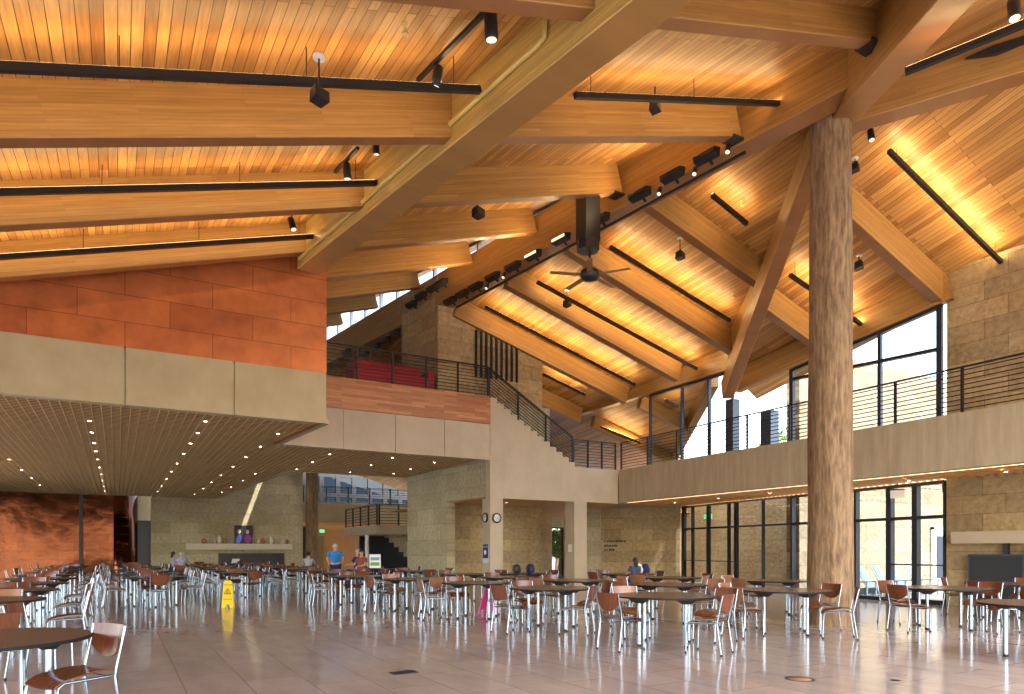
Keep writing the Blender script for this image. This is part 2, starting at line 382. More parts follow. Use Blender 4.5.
# ------------------------------------------------------------------ beams
PY = [3.3, 6.4, 9.46, 12.54, 15.55, 18.5, 21.5, 24.5, 27.5, 30.5, 33.5]
for i, y in enumerate(PY):
    x0 = -8.5 if y < 16 else 3.7
    x1 = (gbx(y) if y < 8.2 else gx(y)) - .27
    dz = .50 if y == 6.4 else .68
    beam('purlin_beam', (x0, y, zL(x0, y) - dz), (x1, y, zL(x1, y) - dz), .24, dz - .02)
for y, xe in ((12.3, 14.75), (15.0, 16.55), (17.6, 16.7), (20.4, 16.7), (23.4, 16.7), (26.4, 16.7), (29.4, 20), (32.4, 20)):
    x0 = gx(y) + .27
    beam('purlin_beam', (x0, y, zR(x0, y) - .70), (xe, y, zR(xe, y) - .70), .26, .66)
for y, xa, xe in ((9.4, 12.75, 17.75), (12.3, 14.75, 17.4)):
    beam('purlin_beam', (xa, y, zR2(xa, y) - .70), (xe, y, zR2(xe, y) - .70), .26, .68)
# girder over the foreground, landing on the copper wall
def g1(y): return Vector((4.60 - .12 * (y - 9.46), y, 7.50 + .05 * (y - 9.46)))
beam('girder_beam', g1(-7), g1(16.0), .52, .92, 'glulam_pale')
# ridge girder
beam('ridge_beam', (gx(7.28), 7.28, 9.40), (gx(20.42), 20.42, 9.36), .50, 1.02)
beam('ridge_beam', (gx(22.6), 22.6, 9.35), (gx(43), 43, 9.30), .50, 1.02)
# forked girders toward the camera
def g2b(y): return Vector((gbx(y), y, 9.55 + .305 * (gbx(y) - Gb.x) + .105 * (y - Gb.y)))
beam('girder_beam', g2b(8.75), g2b(-7), .50, 1.2)
def g3(y): return Vector((g3x(y) - .05, y, zR2(g3x(y), y) - .80))
beam('girder_beam', g3(8.3), g3(-4), .42, 1.15)
# leaning strut from column head to balcony post
beam('strut_beam', (11.90, 8.50, 9.30), (16.40, 15.0, 6.12), .34, .58)
# edge girders over the balcony glazing
beam('edge_beam', (17.25, 15.4, 7.25), (17.25, 28.5, 7.2), .30, .72)
beam('edge_beam', (17.78, 9.1, zR2(17.78, 9.1) - .72), (16.85, 15.0, zR2(16.85, 15.0) - .72), .26, .70)
# valley beams under the outer canopy
beam('canopy_beam', (17.5, 16.6, 6.95), (23.9, 26.0, 5.05), .30, .5)
beam('canopy_beam', (17.4, 20.4, zR(17.4, 20.4) - .6), (20.0, 20.4, zR(20.0, 20.4) - .6), .22, .5)
beam('canopy_beam', (17.4, 23.4, zR(17.4, 23.4) - .6), (22.3, 23.4, zR(22.3, 23.4) - .6), .22, .5)

# steel shoes under beam ends
for p in ((gx(9.46) - .38, 9.46), (gbx(6.4) - .42, 6.4), (gx(12.54) - .38, 12.54)):
    z = zL(*p) - (.52 if p[1] == 6.4 else .70)
    tag(MB().box((p[0] - .14, p[1] - .15, z - .02), (p[0] + .14, p[1] + .15, z + .02)).build('steel_bracket', 'black'), 'black steel shoe plate under a purlin end at the ridge girder', 'bracket', 'steel shoes of the purlins')

# ------------------------------------------------------------------ log column
def log(name, c, r, z1, label, notch=None, seed=1):
    R2 = random.Random(seed); mb = MB(); n, m = 40, 34; ph = [R2.uniform(0, 6.28) for _ in range(8)]
    vs, fs = [], []
    for j in range(m + 1):
        z = z1 * j / m; base = 1.06 - .12 * j / m
        for k in range(n):
            a = 2 * PI * k / n
            rr = r * base * (1 + .022 * math.sin(3 * a + ph[0]) + .015 * math.sin(7 * a + ph[1] + z * .3) + .012 * math.sin(5 * a + z * 1.3 + ph[2]) + .01 * math.sin(z * 2.1 + ph[3] + 2 * a))
            vs.append((rr * math.cos(a), rr * math.sin(a), z))
    fs = [(j * n + k, j * n + (k + 1) % n, (j + 1) * n + (k + 1) % n, (j + 1) * n + k) for j in range(m) for k in range(n)]
    mb.add(vs, fs, True); mb.add(vs[:n], [tuple(range(n - 1, -1, -1))]); mb.add(vs[-n:], [tuple(range(n))])
    o = mb.build(name, 'bark'); o.location = (c[0], c[1], 0)
    return tag(o, label, 'column')
log('log_column', (11.72, 8.2), .385, 9.62, 'huge peeled tree trunk column rising from floor to the ridge girder')
log('log_column', (10.05, 41.3), .36, 7.4, 'distant slim tree trunk column at the end of the far fireplace wall', seed=4)

# ------------------------------------------------------------------ left block: concrete fascia and copper wall
ZS = 4.40
panels('wall_left_fascia', (-9, 16.15), (4.27, 16.15), ZS, 5.58, .25, 'concrete_tan', [2.83 + 2.1 * k - .0 for k in range(-1, 6) if k != 6][0:5] + [11.23], .034)
mw, L = frame((-9, 16.15), (4.27, 16.15))
struct(MB().xz([(2.2, 5.58), (L, 5.58), (L, zL(4.27, 16.15)), (2.2, zL(-6.8, 16.15))], 0, .2).build('wall_left_copper', 'copper', None, mw))
struct(MB().prism([(4.07, 16.36), (4.27, 16.36), (3.95, 19.9), (3.75, 19.9)], ZS, lambda x, y: zL(x, y)).build('wall_left_return', 'copper'))
wall('wall_left_sky_block', (-7.2, 32.4), (-7.2, 43.4), 0, ZS, .2, 'stone')  # unseen wall added to keep sky light off the far copper
# mezzanine band
panels('wall_center_band', (3.95, 19.95), (10.68, 19.95), ZS, 5.58, .25, 'concrete_pale', [1.82, 3.44, 5.08])
mw, L = frame((3.95, 19.95), (10.68, 19.95))
struct(MB().box((0, -.03, 5.59), (L, .22, 6.50)).build('wall_center_boards', 'mezzwood', None, mw))
struct(MB().prism([(3.9, 20.2), (13.2, 20.2), (13.2, 26.4), (3.9, 26.4)], 4.75, 6.40).build('floor_mezzanine', 'concrete'))
# coffered wood soffit
mb = MB(); lit_edges = MB()
x = -6.6
def yb(x): return 43.0 if x < 4.86 else (26.65 + (5.63 - x) * 21.2 if x < 5.63 else 26.6)
while x < 10.45:
    y0 = 16.42 if x < 4.0 else 20.2
    mb.box((x - .009, y0, ZS + .005), (x + .009, min(43.0, yb(x)), ZS + .045)); lit_edges.box((x - .010, y0, ZS), (x + .010, min(43.0, yb(x)), ZS + .006)); x += .18
y = 16.5
while y < 43:
    x1 = 4.05 if y < 20.2 else (10.45 - .045 * (y - 20) if y < 26.6 else 5.63 - .047 * (y - 26.6))
    mb.box((-6.6, y - .011, ZS + .01), (x1, y + .011, ZS + .045)); lit_edges.box((-6.6, y - .009, ZS + .001), (x1, y + .009, ZS + .007)); y += .18
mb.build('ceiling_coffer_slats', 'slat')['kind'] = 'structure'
lit_edges.build('ceiling_coffer_lit_edges', 'slat_lit_edge')['kind'] = 'structure'  # thin strips added to carry the painted light under the slats
sp = [(-9, 16.3), (4.1, 16.3), (3.9, 20.1), (10.6, 20.1), (10.38, 26.55), (5.63, 26.65), (4.86, 43), (-9, 43)]
struct(MB().prism(sp, ZS + .11, ZS + .30).build('ceiling_soffit', 'slat_back'))
e = MB()
for a, b in zip(sp[3:6], sp[4:7]): e.bar((a[0], a[1], ZS + .16), (b[0], b[1], ZS + .16), .10, .34)
struct(e.build('trim_soffit_edge', 'concrete_pale'))
struct(MB().bar((4.27, 16.2, ZS - .0 + .05), (3.95, 19.95, ZS + .05), .16, .1).build('trim_block_edge', 'concrete_pale'))

# downlights: rows measured on the soffit
DL = []
for row in ([(-.6, y) for y in (18.4, 20.3, 22.2, 24.1, 26.3, 28.7, 31.2, 34, 37, 40)], [(1.75, y) for y in (17.2, 19, 21, 23.4, 26, 29, 32, 35.5, 39)],
            [(-3.2, y) for y in (19.5, 22, 24.8, 27.6, 31, 34.5, 38)], [(3.5, y) for y in (18.2, 20.6, 23.2, 26, 29.2, 32.6, 36, 40)],
            [(5.6, y) for y in (21.2, 23.4, 25.6)], [(7.6, y) for y in (21.0, 23.2, 25.6)], [(9.3, y) for y in (21.4, 23.6, 25.4)], [(4.5, y) for y in (28, 31, 34.5, 38)]):
    DL += row
NDL = len(DL)
DL += [(17.2 + .05 * (y - 9) * (y > 9), y) for y in (1.1, 3.3, 5.5, 7.7, 9.9, 12.1, 14.3, 16.5, 18.7)] + [(12.4, 21.9), (12.4, 25), (16, 21.9), (16.2, 25.5)]
dl = empty('downlight', (0, 0, 0), 0, 'small glowing round downlight recessed in the wood grid soffit', 'downlight', 'downlights in the grid soffit')
MB().lathe([(.042, -.015), (.055, -.015), (.055, .02), (.042, .02), (.042, -.015)], n=14, caps=False).build('trim_ring', 'alu', dl)
MB().lathe([(.001, 0), (.041, 0), (.041, .012), (.001, .012)], n=14).build('lens', 'lens_down', dl)
index_kids(dl)
for i, (x, y) in enumerate(DL):
    o = dl if i == 0 else copy_tree(dl)
    o.location = (x, y, 3.17) if i >= NDL else (-6.6 + .18 * round((x + 6.6) / .18) + .09, 16.5 + .18 * round((y - 16.5) / .18) + .09, ZS + .012)

# ------------------------------------------------------------------ stair wall, stairs, pillars
sx0, sx1, zt, zb, nst = 10.68, 14.1, 6.47, 4.38, 13
poly = [(sx0, 3.14), (16.05, 3.14), (16.05, zb), (sx1, zb)]
for k in range(nst):
    xx = sx1 - (sx1 - sx0) * k / nst; zz = zb + (zt - zb) * k / nst
    poly += [(xx, zz), (xx, zb + (zt - zb) * (k + 1) / nst)] if k else [(xx, zb + (zt - zb) / nst)]
poly.append((sx0, zt))
mw, L = frame((0, 19.95), (1, 19.95))
struct(MB().xz(poly, 0, .30).build('wall_stair', 'concrete_pale', None, mw))
st = MB()
for k in range(nst):
    xa = sx0 + (sx1 - sx0) * k / nst
    st.box((xa, 20.26, zt - (zt - zb) * (k + 1) / nst - .2), (xa + (sx1 - sx0) / nst, 21.6, zt - (zt - zb) * (k + .98) / nst))
struct(st.build('floor_stair_steps', 'concrete'))
struct(MB().box((10.68, 19.95, 0), (11.17, 20.50, 3.14)).build('pillar_column', 'concrete_pale'))
struct(MB().box((14.08, 19.95, 0), (14.63, 20.52, 3.14)).build('pillar_column', 'concrete_pale'))
struct(MB().box((13.2, 20.3, 3.2), (20.6, 27.5, 4.36)).build('floor_landing', 'concrete'))
# wood soffit inside the passage
pg = MB(); pg.prism([(10.72, 20.52), (16.5, 20.52), (17.9, 23.5), (24, 23.5), (24, 30.2), (10.72, 30.2)], 3.17, 3.2); struct(pg.build('ceiling_passage', 'slat_warm'))
# stone walls round the passage
wall('wall_passage_side', (10.33, 26.5), (10.50, 23.0), 0, ZS, .35, 'stone_pale')
wall('wall_passage_lintel', (10.50, 23.0), (10.66, 20.2), 3.2, ZS, .30, 'stone_pale')
wall('wall_core', (10.9, 23.6), (14.9, 23.6), 0, 3.2, .4, 'stone')
wall('wall_passage_end', (15.2, 30), (19.75, 30), 0, 3.2, .3, 'stone')
wall('wall_passage_end_east', (20.5, 30), (24, 30), 0, 3.2, .3, 'stone')
wall('wall_passage_head', (19.75, 30), (20.5, 30), 2.62, 3.2, .3, 'concrete')
wall('wall_stone_block', (16.9, 23.2), (17.9, 23.4), 0, 3.2, .5, 'stone_pale')
wall('wall_sign', (17.9, 23.4), (20.1, 20.95), 0, 3.2, .4, 'stone')
d4 = glazing('door_1', (19.75, 30.1), (20.5, 30.1), 0, 2.62, 2.62, (0, 1), (1.0,), .06, .1, 'darkmetal')

# ------------------------------------------------------------------ right balcony
def bxx(y): return 16.05 + .025 * (y - 19.95)
struct(MB().prism([(bxx(19.9), 19.9), (bxx(-5), -5), (bxx(-5) + .3, -5), (bxx(19.9) + .3, 19.9)], 3.17, 4.38).build('wall_balcony_front', 'concrete', None))
struct(MB().prism([(bxx(-5) + .31, -5), (18.5, -5), (18.4, 9.5), (20.2, 20.2), (bxx(20.2) + .31, 20.2)], 3.48, 4.30).build('floor_balcony', 'concrete'))
mb = MB(); y = -3.0
while y < 20.6:
    xe = 18.25 if y < 9.6 else 18.3 + .159 * (y - 9.6)
    mb.box((bxx(y) + .33, y - .02, 3.19), (xe - .1, y + .02, 3.30)); y += .20
struct(mb.build('ceiling_balcony_slats', 'slat_warm'))
struct(MB().prism([(bxx(-5) + .31, -5), (18.4, -5), (18.3, 9.5), (20.1, 20.2), (bxx(20.2) + .31, 20.2)], 3.42, 3.47).build('ceiling_balcony', 'slat_warm'))
struct(MB().bar((bxx(-5) + .34, -5, 3.185), (bxx(19.8) + .34, 19.8, 3.185), .05, .03).build('trim_cove_light', 'cove'))
struct(MB().bar((18.12, 9.4, 3.22), (19.86, 20.4, 3.22), .05, .03).build('trim_cove_light', 'cove'))

# ------------------------------------------------------------------ right lower glazing and walls
GA, GB = Vector((20.1, 20.9)), Vector((18.3, 9.6))
def gt(px):                                      # position along the glass line seen at this column
    r = ray(px); d = GB - GA
    # EYE + s r = GA + t d
    det = r.x * -d.y + d.x * r.y
    return (r.x * (-GA.y) + r.y * GA.x) / (r.x * d.y - r.y * d.x) if abs(det) > 1e-9 else 0
GAt = lambda px: GA + (GB - GA) * gt(px)
a, b = GAt(683), GAt(737.5)
glazing('door_2', a, b, 0, 3.2, 3.2, (0, .20, .5, .86, 1), (2.27, 1.0), .07, .12, 'darkmetal', 'glass_dim', thick={0: .3, 2: .13, 4: .26})
a2, c2 = GAt(737.5), GAt(792)
glazing('window_1', a2, c2, 0, 3.2, 3.2, (.5, 1), (2.27,), .06, .10, 'bluesteel', 'glass_dim')
a3, c3 = GAt(793), GAt(889)
glazing('window_2', a3, c3, 0, 3.2, 3.2, (0, .35, .7, 1), (2.27,), .08, .16, 'darkmetal')
a4, c4 = GAt(889), GAt(946)
glazing('door_3', a4, c4, 0, 3.2, 3.2, (0, .50, 1), (2.27, 1.02), .09, .16, 'darkmetal', thick={0: .24, 1: .15, 2: .05})
wall('wall_right_lower', (18.3, 9.55), (18.35, -6), 0, 3.45, .4, 'stone')
wall('wall_right_upper', (17.85, 9.3), (17.95, -6), 4.30, 8.35, .4, 'stone', z1b=8.6)
EM, EB = Vector((17.13, 13.3)), Vector((17.75, 9.35))
glazing('window_3', EM, EB, 4.36, zR2(17.13, 13.3) - .72, zR2(17.75, 9.35) - .72, (0, .30, .63, 1), (6.42,), .08, .14, 'darkmetal', thick={0: .22, 3: .24})
glazing('window_4', (17.3, 19.6), (17.3, 15.6), 4.36, 7.22, 7.25, (0, .42, .74, 1), (), .06, .12, 'bluesteel')
tag(MB().box((16.45, 14.85, 4.36), (16.75, 15.15, 6.1)).build('steel_post', 'bluesteel'), 'dark blue steel post on the balcony carrying the leaning strut', 'post')
tag(MB().box((18.05, 14.75, 4.36), (18.45, 15.15, 5.9)).build('steel_post', 'bluesteel'), 'dark steel pier right of the strut foot behind the railing', 'post')

# railings
railing('balcony_railing', 'long black rod railing along the concrete balcony on the right', (bxx(19.9) + .12, 19.9), (bxx(-4) + .12, -4), 4.38, 4.38, 1.0, 17)
railing('mezzanine_railing', 'black rod railing on the wood faced mezzanine edge', (4.0, 20.05), (10.66, 20.05), 6.48, 6.48, 1.02, 7)
railing('stair_railing', 'sloping black rod railing beside the stepped concrete stair wall', (10.72, 20.1), (14.1, 20.1), 6.47, 4.45, 1.02, 4)
railing('stair_railing', 'second sloping railing on the far side of the concrete stairs', (10.9, 21.5), (14.1, 21.5), 6.45, 4.45, 1.0, 4)
railing('landing_railing', 'short black railing at the foot of the concrete stairs', (14.15, 20.1), (bxx(19.9), 20.1), 4.38, 4.38, 1.0, 4)
railing('terrace_railing', 'far thin railing on the terrace outside the upper window', (19.3, 14.2), (27, 14.2), 3.6, 3.6, 1.0, 6, 6)

# outside: sunlit stone court wall, door, chairs
wall('wall_court', (19.25, 14.6), (34, 14.6), -.05, 8.0, .5, 'stone_out')
wall('wall_vestibule_back', (23.2, 26), (23.2, 15.1), -.05, 4.7, .3, 'stone')
# door in the court wall
dx = on_y(939, 560, 14.6).x
dr = struct(empty('door_4', (dx, 14.55, 0)))
MB().box((-.62, -.05, -.05), (-.50, .02, 2.3)).box((.50, -.05, -.05), (.62, .02, 2.3)).box((-.62, -.05, 2.2), (.62, .02, 2.32)).build('door_frame', 'white', dr)
MB().box((-.5, -.02, -.05), (.5, .03, 2.2)).build('door_panel', 'cream', dr)
MB().box((-.30, -.04, .35), (.30, -.015, 1.95)).build('pane', 'bluesteel', dr)

# adirondack chairs outside
def adirondack():
    r = empty('adirondack_chair', (0, 0, 0), 0)
    for k in range(5):
        x = -.24 + .12 * k
        MB().bar((x, -.18, .32), (x, -.62, 1.10 + (.05 if k in (1, 2, 3) else 0)), .11, .02, (0, 1, 0)).build('back_slat', 'adirondack', r)
    s = MB()
    for k in range(5): s.bar((-.29, .36 - .12 * k, .40 - .025 * k), (.29, .36 - .12 * k, .40 - .025 * k), .105, .02)
    s.build('seat', 'adirondack', r)
    for sx in (-.33, .33):
        MB().bar((sx, .38, 0), (sx, .38, .58), .09, .03).build('leg', 'adirondack', r)
        MB().bar((sx * .9, .40, .36), (sx * .9, -.60, .08), .03, .12).build('leg', 'adirondack', r)
        MB().bar((sx * 1.1, .46, .59), (sx * 1.1, -.42, .57), .12, .022).build('arm', 'adirondack', r)
    return r
ad = adirondack(); index_kids(ad)
labs = ['pale blue slatted garden chair outside, next to the log column edge', 'second pale blue garden chair from the log column outside the glass', 'pale blue garden chair outside just left of the glass doors',
        'pale blue garden chair outside behind the left door leaf', 'pale blue garden chair outside behind the middle of the double doors']
for i, px in enumerate((861, 876, 891, 907, 924)):
    o = ad if i == 0 else copy_tree(ad)
    p = on_y(px, HOR, 12.9); o.location = (p.x, p.y, -.06); o.scale = (.84,) * 3; o.rotation_euler = (0, 0, PI + .1)
    tag(o, labs[i], 'garden chair', 'garden chairs in the court')

# ------------------------------------------------------------------ right fireplace
fr = empty('fireplace', (18.3, 7.6, 0), 0, 'right wall fireplace with stone mantel and dark framed screens', 'fireplace')
MB().box((-.42, -2.6, 1.57), (0, 1.62, 1.86)).build('mantel', 'concrete_pale', fr)
MB().box((-.10, -2.0, 0), (-.002, 1.38, 1.30)).build('firebox', 'black', fr)
for ya, yb_ in ((-1.95, -.62), (-.55, .12), (.16, 1.33)):
    s = MB().box((-.16, ya, .06), (-.13, yb_, 1.27)).build('screen', 'darkmetal', fr)
    f_ = MB()
    for yy in (ya, yb_): f_.box((-.18, yy - .02, .0), (-.12, yy + .02, 1.30))
    f_.box((-.18, ya, 1.27), (-.12, yb_, 1.31)); f_.build('screen_frame', 'bluesteel', s)
for yy in (.55, .05, -.3): MB().box((-.12, yy - .05, 1.30), (-.02, yy + .05, 1.57)).build('bracket', 'darkmetal', fr)

# ------------------------------------------------------------------ upper tower and clerestory
tp = [(9.25, 20.7), (13.0, 20.7), (13.0, 23.6), (8.95, 23.6)]
mw, L = frame((9.0, 20.38), (13.0, 20.38))
struct(MB().xz([(0, 6.4), (L, 6.4), (L, zR(13, 20.4)), (.5, zR(9.5, 20.4)), (.5, 10.3), (0, 10.3)], 0, .4).build('wall_tower_front', 'stone', None, mw))
wall('wall_tower_side', (gx(22.7) - .26, 22.7), (gx(20.39) - .26, 20.39), 6.4, 10.36, .45, 'stone')
wall('wall_tower_rear', (8.75, 22.4), (13.0, 22.4), 6.4, 8.9, .3, 'stone')
sl = empty('slatted_vent', (0, 20.34, 0), 0, 'tall dark slatted opening in the upper stone tower face', 'vent')
for k in range(9):
    xx = on_y(476 + 5.1 * k, 360, 20.34).x
    MB().box((xx - .028, -.05, 7.2), (xx + .028, .03, 8.75)).build('slat', 'darkmetal', sl)
cl = [k / 24 for k in range(25)]
p0, p1 = (gx(43.5), 43.5), (gx(13.5), 13.5)
glazing('window_5', p0, p1, 10.34, zL(gx(43.5), 43.5) - .05, zL(gx(13.5), 13.5) - .0, cl, (), .09, .12, 'alu')
glazing('window_6', (-1, 44.2), (gx(44.2), 44.2), 8.5, zL(-1, 44.2) - .02, zL(gx(44.2), 44.2) - .02, [k / 6 for k in range(7)], (), .1, .12, 'alu')
# red sofa and things on the mezzanine
so = empty('sofa', (7.45, 20.56, 6.4), 0, 'long red sofa behind the mezzanine railing', 'sofa')
MB().box((-1.1, -.4, .15), (1.1, .45, .48)).build('seat', 'red', so); MB().box((-1.1, .32, .45), (1.1, .5, .98)).build('backrest', 'red', so)
MB().box((-1.3, -.4, .15), (-1.1, .5, .7)).build('arm', 'red', so); MB().box((1.1, -.4, .15), (1.3, .5, .7)).build('arm', 'red', so)
for sx in (-1.1, 1.1):
    for sy in (-.3, .4): MB().box((sx - .03, sy - .03, 0), (sx + .03, sy + .03, .15)).build('leg', 'black', so)
wall('wall_mezzanine_low', (4.0, 26.2), (5.4, 26.2), 6.4, 7.5, .3, 'stone_pale')

# ------------------------------------------------------------------ far back walls
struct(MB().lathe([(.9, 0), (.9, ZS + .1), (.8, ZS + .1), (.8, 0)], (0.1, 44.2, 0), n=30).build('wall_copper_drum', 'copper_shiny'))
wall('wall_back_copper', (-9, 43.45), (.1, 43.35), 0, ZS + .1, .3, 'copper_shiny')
tag(MB().box((-1.78, 43.0, 0), (-1.62, 43.2, ZS)).build('steel_post', 'black'), 'thin black post against the far copper wall', 'post')
wall('wall_back_door_side', (.95, 44.0), (1.65, 44.0), 0, 3.1, .2, 'darkmetal')
wall('wall_back_transom', (.95, 44.0), (1.65, 44.0), 3.1, ZS + .1, .2, 'concrete_pale')
wall('wall_back_fireplace', (1.6, 43.0), (9.9, 43.0), 0, 8.6, .4, 'stone_pale')
wall('wall_back_hall', (9.8, 47.2), (20, 47.2), 0, 3.2, .3, 'orangewall')
glazing('window_7', (9.8, 47.0), (20, 47.0), 4.4, 8.6, 7.4, [k / 9 for k in range(10)], (5.2, 6.6,), .30, .2, 'black', 'glass_dark')
struct(MB().box((9.9, 43.2, 3.2), (19, 47, 4.40)).build('floor_bridge', 'concrete_tan'))
struct(MB().box((9.9, 43.19, 3.12), (19, 47, 3.19)).build('ceiling_bridge', 'slat_warm'))
railing('bridge_railing', 'far dark railing on the upper bridge seen under the soffit', (10.0, 43.3), (18.5, 43.3), 4.4, 4.4, 1.05, 7, 7, rod=.03, post=.07)
struct(MB().box((11.2, 33, 2.22), (16, 38.6, 2.68)).build('floor_stair_landing', 'concrete_pale'))
railing('stair_landing_railing', 'dark railing on the side of the jutting concrete stair landing', (11.28, 38.5), (11.28, 33.1), 2.68, 2.68, 1.05, 5, 7, rod=.03, post=.07)
railing('stair_landing_railing', 'dark railing on the front of the jutting concrete stair landing', (11.4, 33.1), (15.5, 33.1), 2.68, 2.68, 1.05, 5, 7, rod=.03, post=.07)
tag(MB().lathe([(.11, 0), (.11, 2.22)], (11.45, 35.2, 0), n=14).build('landing_post', 'white'), 'slim pale post under the jutting concrete stair landing', 'post')
wall('wall_under_stairs', (11.9, 38), (18, 38), 0, 2.22, .2, 'darkmetal')
wall('wall_hall_door_side', (11.3, 46.9), (12.2, 46.9), 0, 2.4, .1, 'wallwood')
wall('wall_hall_dark', (9.85, 46.9), (11.0, 46.9), 0, 3.0, .1, 'darkmetal')
st2 = MB()
for k in range(10): st2.box((12.4 + .28 * k, 34.0, 2.62 - .26 * (k + 1)), (12.68 + .28 * k, 36.0, 2.66 - .26 * k))
struct(st2.build('floor_far_stairs', 'concrete'))

# far fireplace furniture
fb = empty('fireplace', (5.3, 42.95, 0), 0, 'far fireplace with long pale stone mantel and wide black firebox', 'fireplace')
pA, pB = on_y(185.5, 545, 42.6), on_y(291.5, 547, 42.6)
MB().box((pA.x - 5.3, -.55, 1.45), (pB.x - 5.3, 0, 1.80)).build('mantel', 'cream', fb)
qA, qB = on_y(218.5, 553, 42.9), on_y(284, 553, 42.9)
MB().box((qA.x - 5.3, -.12, 0), (qB.x - 5.3, 0, 1.24)).build('firebox', 'black', fb)
for px in (244.5, 260): 
    xx = on_y(px, 550, 42.9).x - 5.3; MB().box((xx - .05, -.2, 1.24), (xx + .05, 0, 1.45)).build('bracket', 'concrete', fb)
pic = empty('framed_picture', (on_y(243.5, 540, 42.7).x, 42.75, 1.80), 0, 'dark framed picture of two figures on the far stone mantel', 'picture')
MB().box((-.50, 0, 0), (.50, .05, 1.08)).build('picture_frame', 'black', pic)
for xx, zz, mt in ((-.27, .30, 'blueposter'), (.25, .28, 'purple')):
    MB().ball((xx, -.01, zz), .20, .012, .27).build('print', mt, pic); MB().ball((xx * .9, -.012, zz + .42), .10, .012, .13).build('print', 'cream', pic)
for px, r, hh, mt, lb in ((215, .05, .28, 'cream', 'first small cream vase on the far mantel, left end'), (219.5, .17, .50, 'cream', 'pale round pot near the left end of the far mantel'), (225, .12, .34, 'pottery', 'brown clay jar beside the pale pot on the far mantel'),
                      (258.5, .08, .34, 'cream', 'slim tan vase just right of the mantel picture'), (263, .14, .32, 'pottery', 'brown clay bowl on the far mantel, right of the picture'), (271, .11, .44, 'white', 'white bottle vase on the right half of the far mantel'),
                      (282, .13, .32, 'cream', 'tan jar near the right end of the far mantel'), (287.5, .11, .26, 'pottery', 'small brown jar at the right end of the far mantel'), (204, .14, .3, 'pottery', 'low brown bowl on the far left end of the mantel')):
    tag(MB().lathe([(r * .6, 0), (r, hh * .35), (r * .9, hh * .6), (r * .5, hh * .8), (r * .6, hh)], n=14).build('vase', mt), lb, 'vase').location = (on_y(px, 540, 42.7).x, 42.7, 1.80)
tag(MB().xz([(-.22, 0), (.20, 0), (.27, .30), (-.14, .30)], 0, .02).build('paper_sheet', 'white'), 'small white sheet leaning in front of the far black firebox', 'paper').location = (on_y(235.5, 560, 42.3).x, 42.5, .62)
tag(MB().lathe([(.18, 0), (.03, .04), (.03, .60), (.22, .64)], n=14).build('side_stand', 'black'), 'little black stand before the far firebox holding a white sheet', 'stand').location = (on_y(235.5, 560, 42.3).x, 42.5, -.02)

# ------------------------------------------------------------------ hanging linear uplights
UPW = 6.2
def linlight(p, q, label, w=.09, h=.10, wires=2, group=None, lens=True):
    p, q = Vector(p), Vector(q); o = (p + q) / 2
    r = empty('hanging_light_bar', o, 0, label, 'light', group)
    a, b = p - o, q - o
    MB().bar(a, b, w, h).build('body', 'black', r)
    if lens:
        up = Vector((0, 0, h / 2 + .004))
        MB().bar(a * .985 + up, b * .985 + up, w * .75, .008).build('lens', 'lens_warm', r)
    if lens:
        L = (q - p).length; d = (q - p).normalized()
        pw = UPW * (.42 if o.x < gx(o.y) else 1.1)
        for sgn in (-1, 1):
            la = bpy.data.lights.new('uplight', 'AREA'); la.shape = 'RECTANGLE'; la.size = L * .96; la.size_y = w * .7
            la.energy = pw * L; la.color = (1, .69, .33)
            lo = bpy.data.objects.new('uplight', la); COL.objects.link(lo)
            side = d.cross(Vector((0, 0, 1))).normalized(); up2 = side.cross(d).normalized()
            aim = (side * sgn * .80 + up2 * .60).normalized()
            zz = -aim; xx = d; yy = zz.cross(xx).normalized()
            mm = Matrix((xx, yy, zz)).transposed().to_4x4(); mm.translation = o + up2 * (h / 2 + .02) + side * sgn * w * .25
            lo.matrix_world = mm
    for k in range(wires):
        t = (.06 + .88 * k / max(1, wires - 1)); c = a + (b - a) * t; wp = c + o
        top = (zL(wp.x, wp.y) if wp.x < gx(wp.y) else min(zR(wp.x, wp.y), zR2(wp.x, wp.y))) - wp.z
        if top > .05: 
            MB().tube([c, c + Vector((0, 0, top))], .006, 6).build('cable', 'gunmetal', r)
    return r
def onL(px, py, off): return on_plane(px, py, -.305, -.105, 1, 6.97 - .105 * 9.46 - off)
def bary(pa, pb, Y): return on_y(*pa, Y), on_y(*pb, Y)
p, q = bary((0, 67), (480, 90), 8.35); linlight(p + (p - q) * .25, q, 'long black light bar hanging across the upper left corner of the ceiling', .075, .085, 4)
p, q = bary((575, 95.5), (790, 104), 8.6); linlight(p, q, 'black light bar hanging before the purlin just left of the log column', .075, .085, 3)
p, q = bary((0, 192), (377, 183), 11.9); linlight(p + (p - q) * .2, q, 'second long black light bar on the left, along the middle purlin', .075, .085, 4)
p, q = bary((0, 257), (318, 236), 15.0); linlight(p + (p - q) * .2, q, 'black light bar just above the copper wall on the left', .075, .085, 4)
for pa, pb, lb in (((537, 282), (697, 369), 'long thin light bar sloping below the ceiling fan, nearest the stairs tower'), ((610, 247), (730, 321), 'thin light bar between the fan and the leaning strut'),
                   ((485, 307), (635, 385), 'light bar running from the stone tower top over the stairs'), ((712, 195), (747, 224), 'short light bar left of the strut under the bright planks'),
                   ((790, 275), (868, 329), 'light bar passing behind the log column'), ((889, 151), (1001, 262), 'long light bar on the bright planks right of the log column'),
                   ((542, 374), (585, 395), 'short far light bar above the foot of the stairs')):
    f_ = on_R2 if ('log column' in lb) else on_R
    linlight(f_(*pa, .40), f_(*pb, .40), lb, .08, .09, 2)
for pa, pb, lb in (((593, 424), (640, 443), 'small far light bar beyond the edge girder, left one'), ((665, 400), (678, 407), 'small far light bar beyond the edge girder, right one')):
    linlight(on_R(*pa, .45), on_R(*pb, .45), lb, .08, .09, 2)
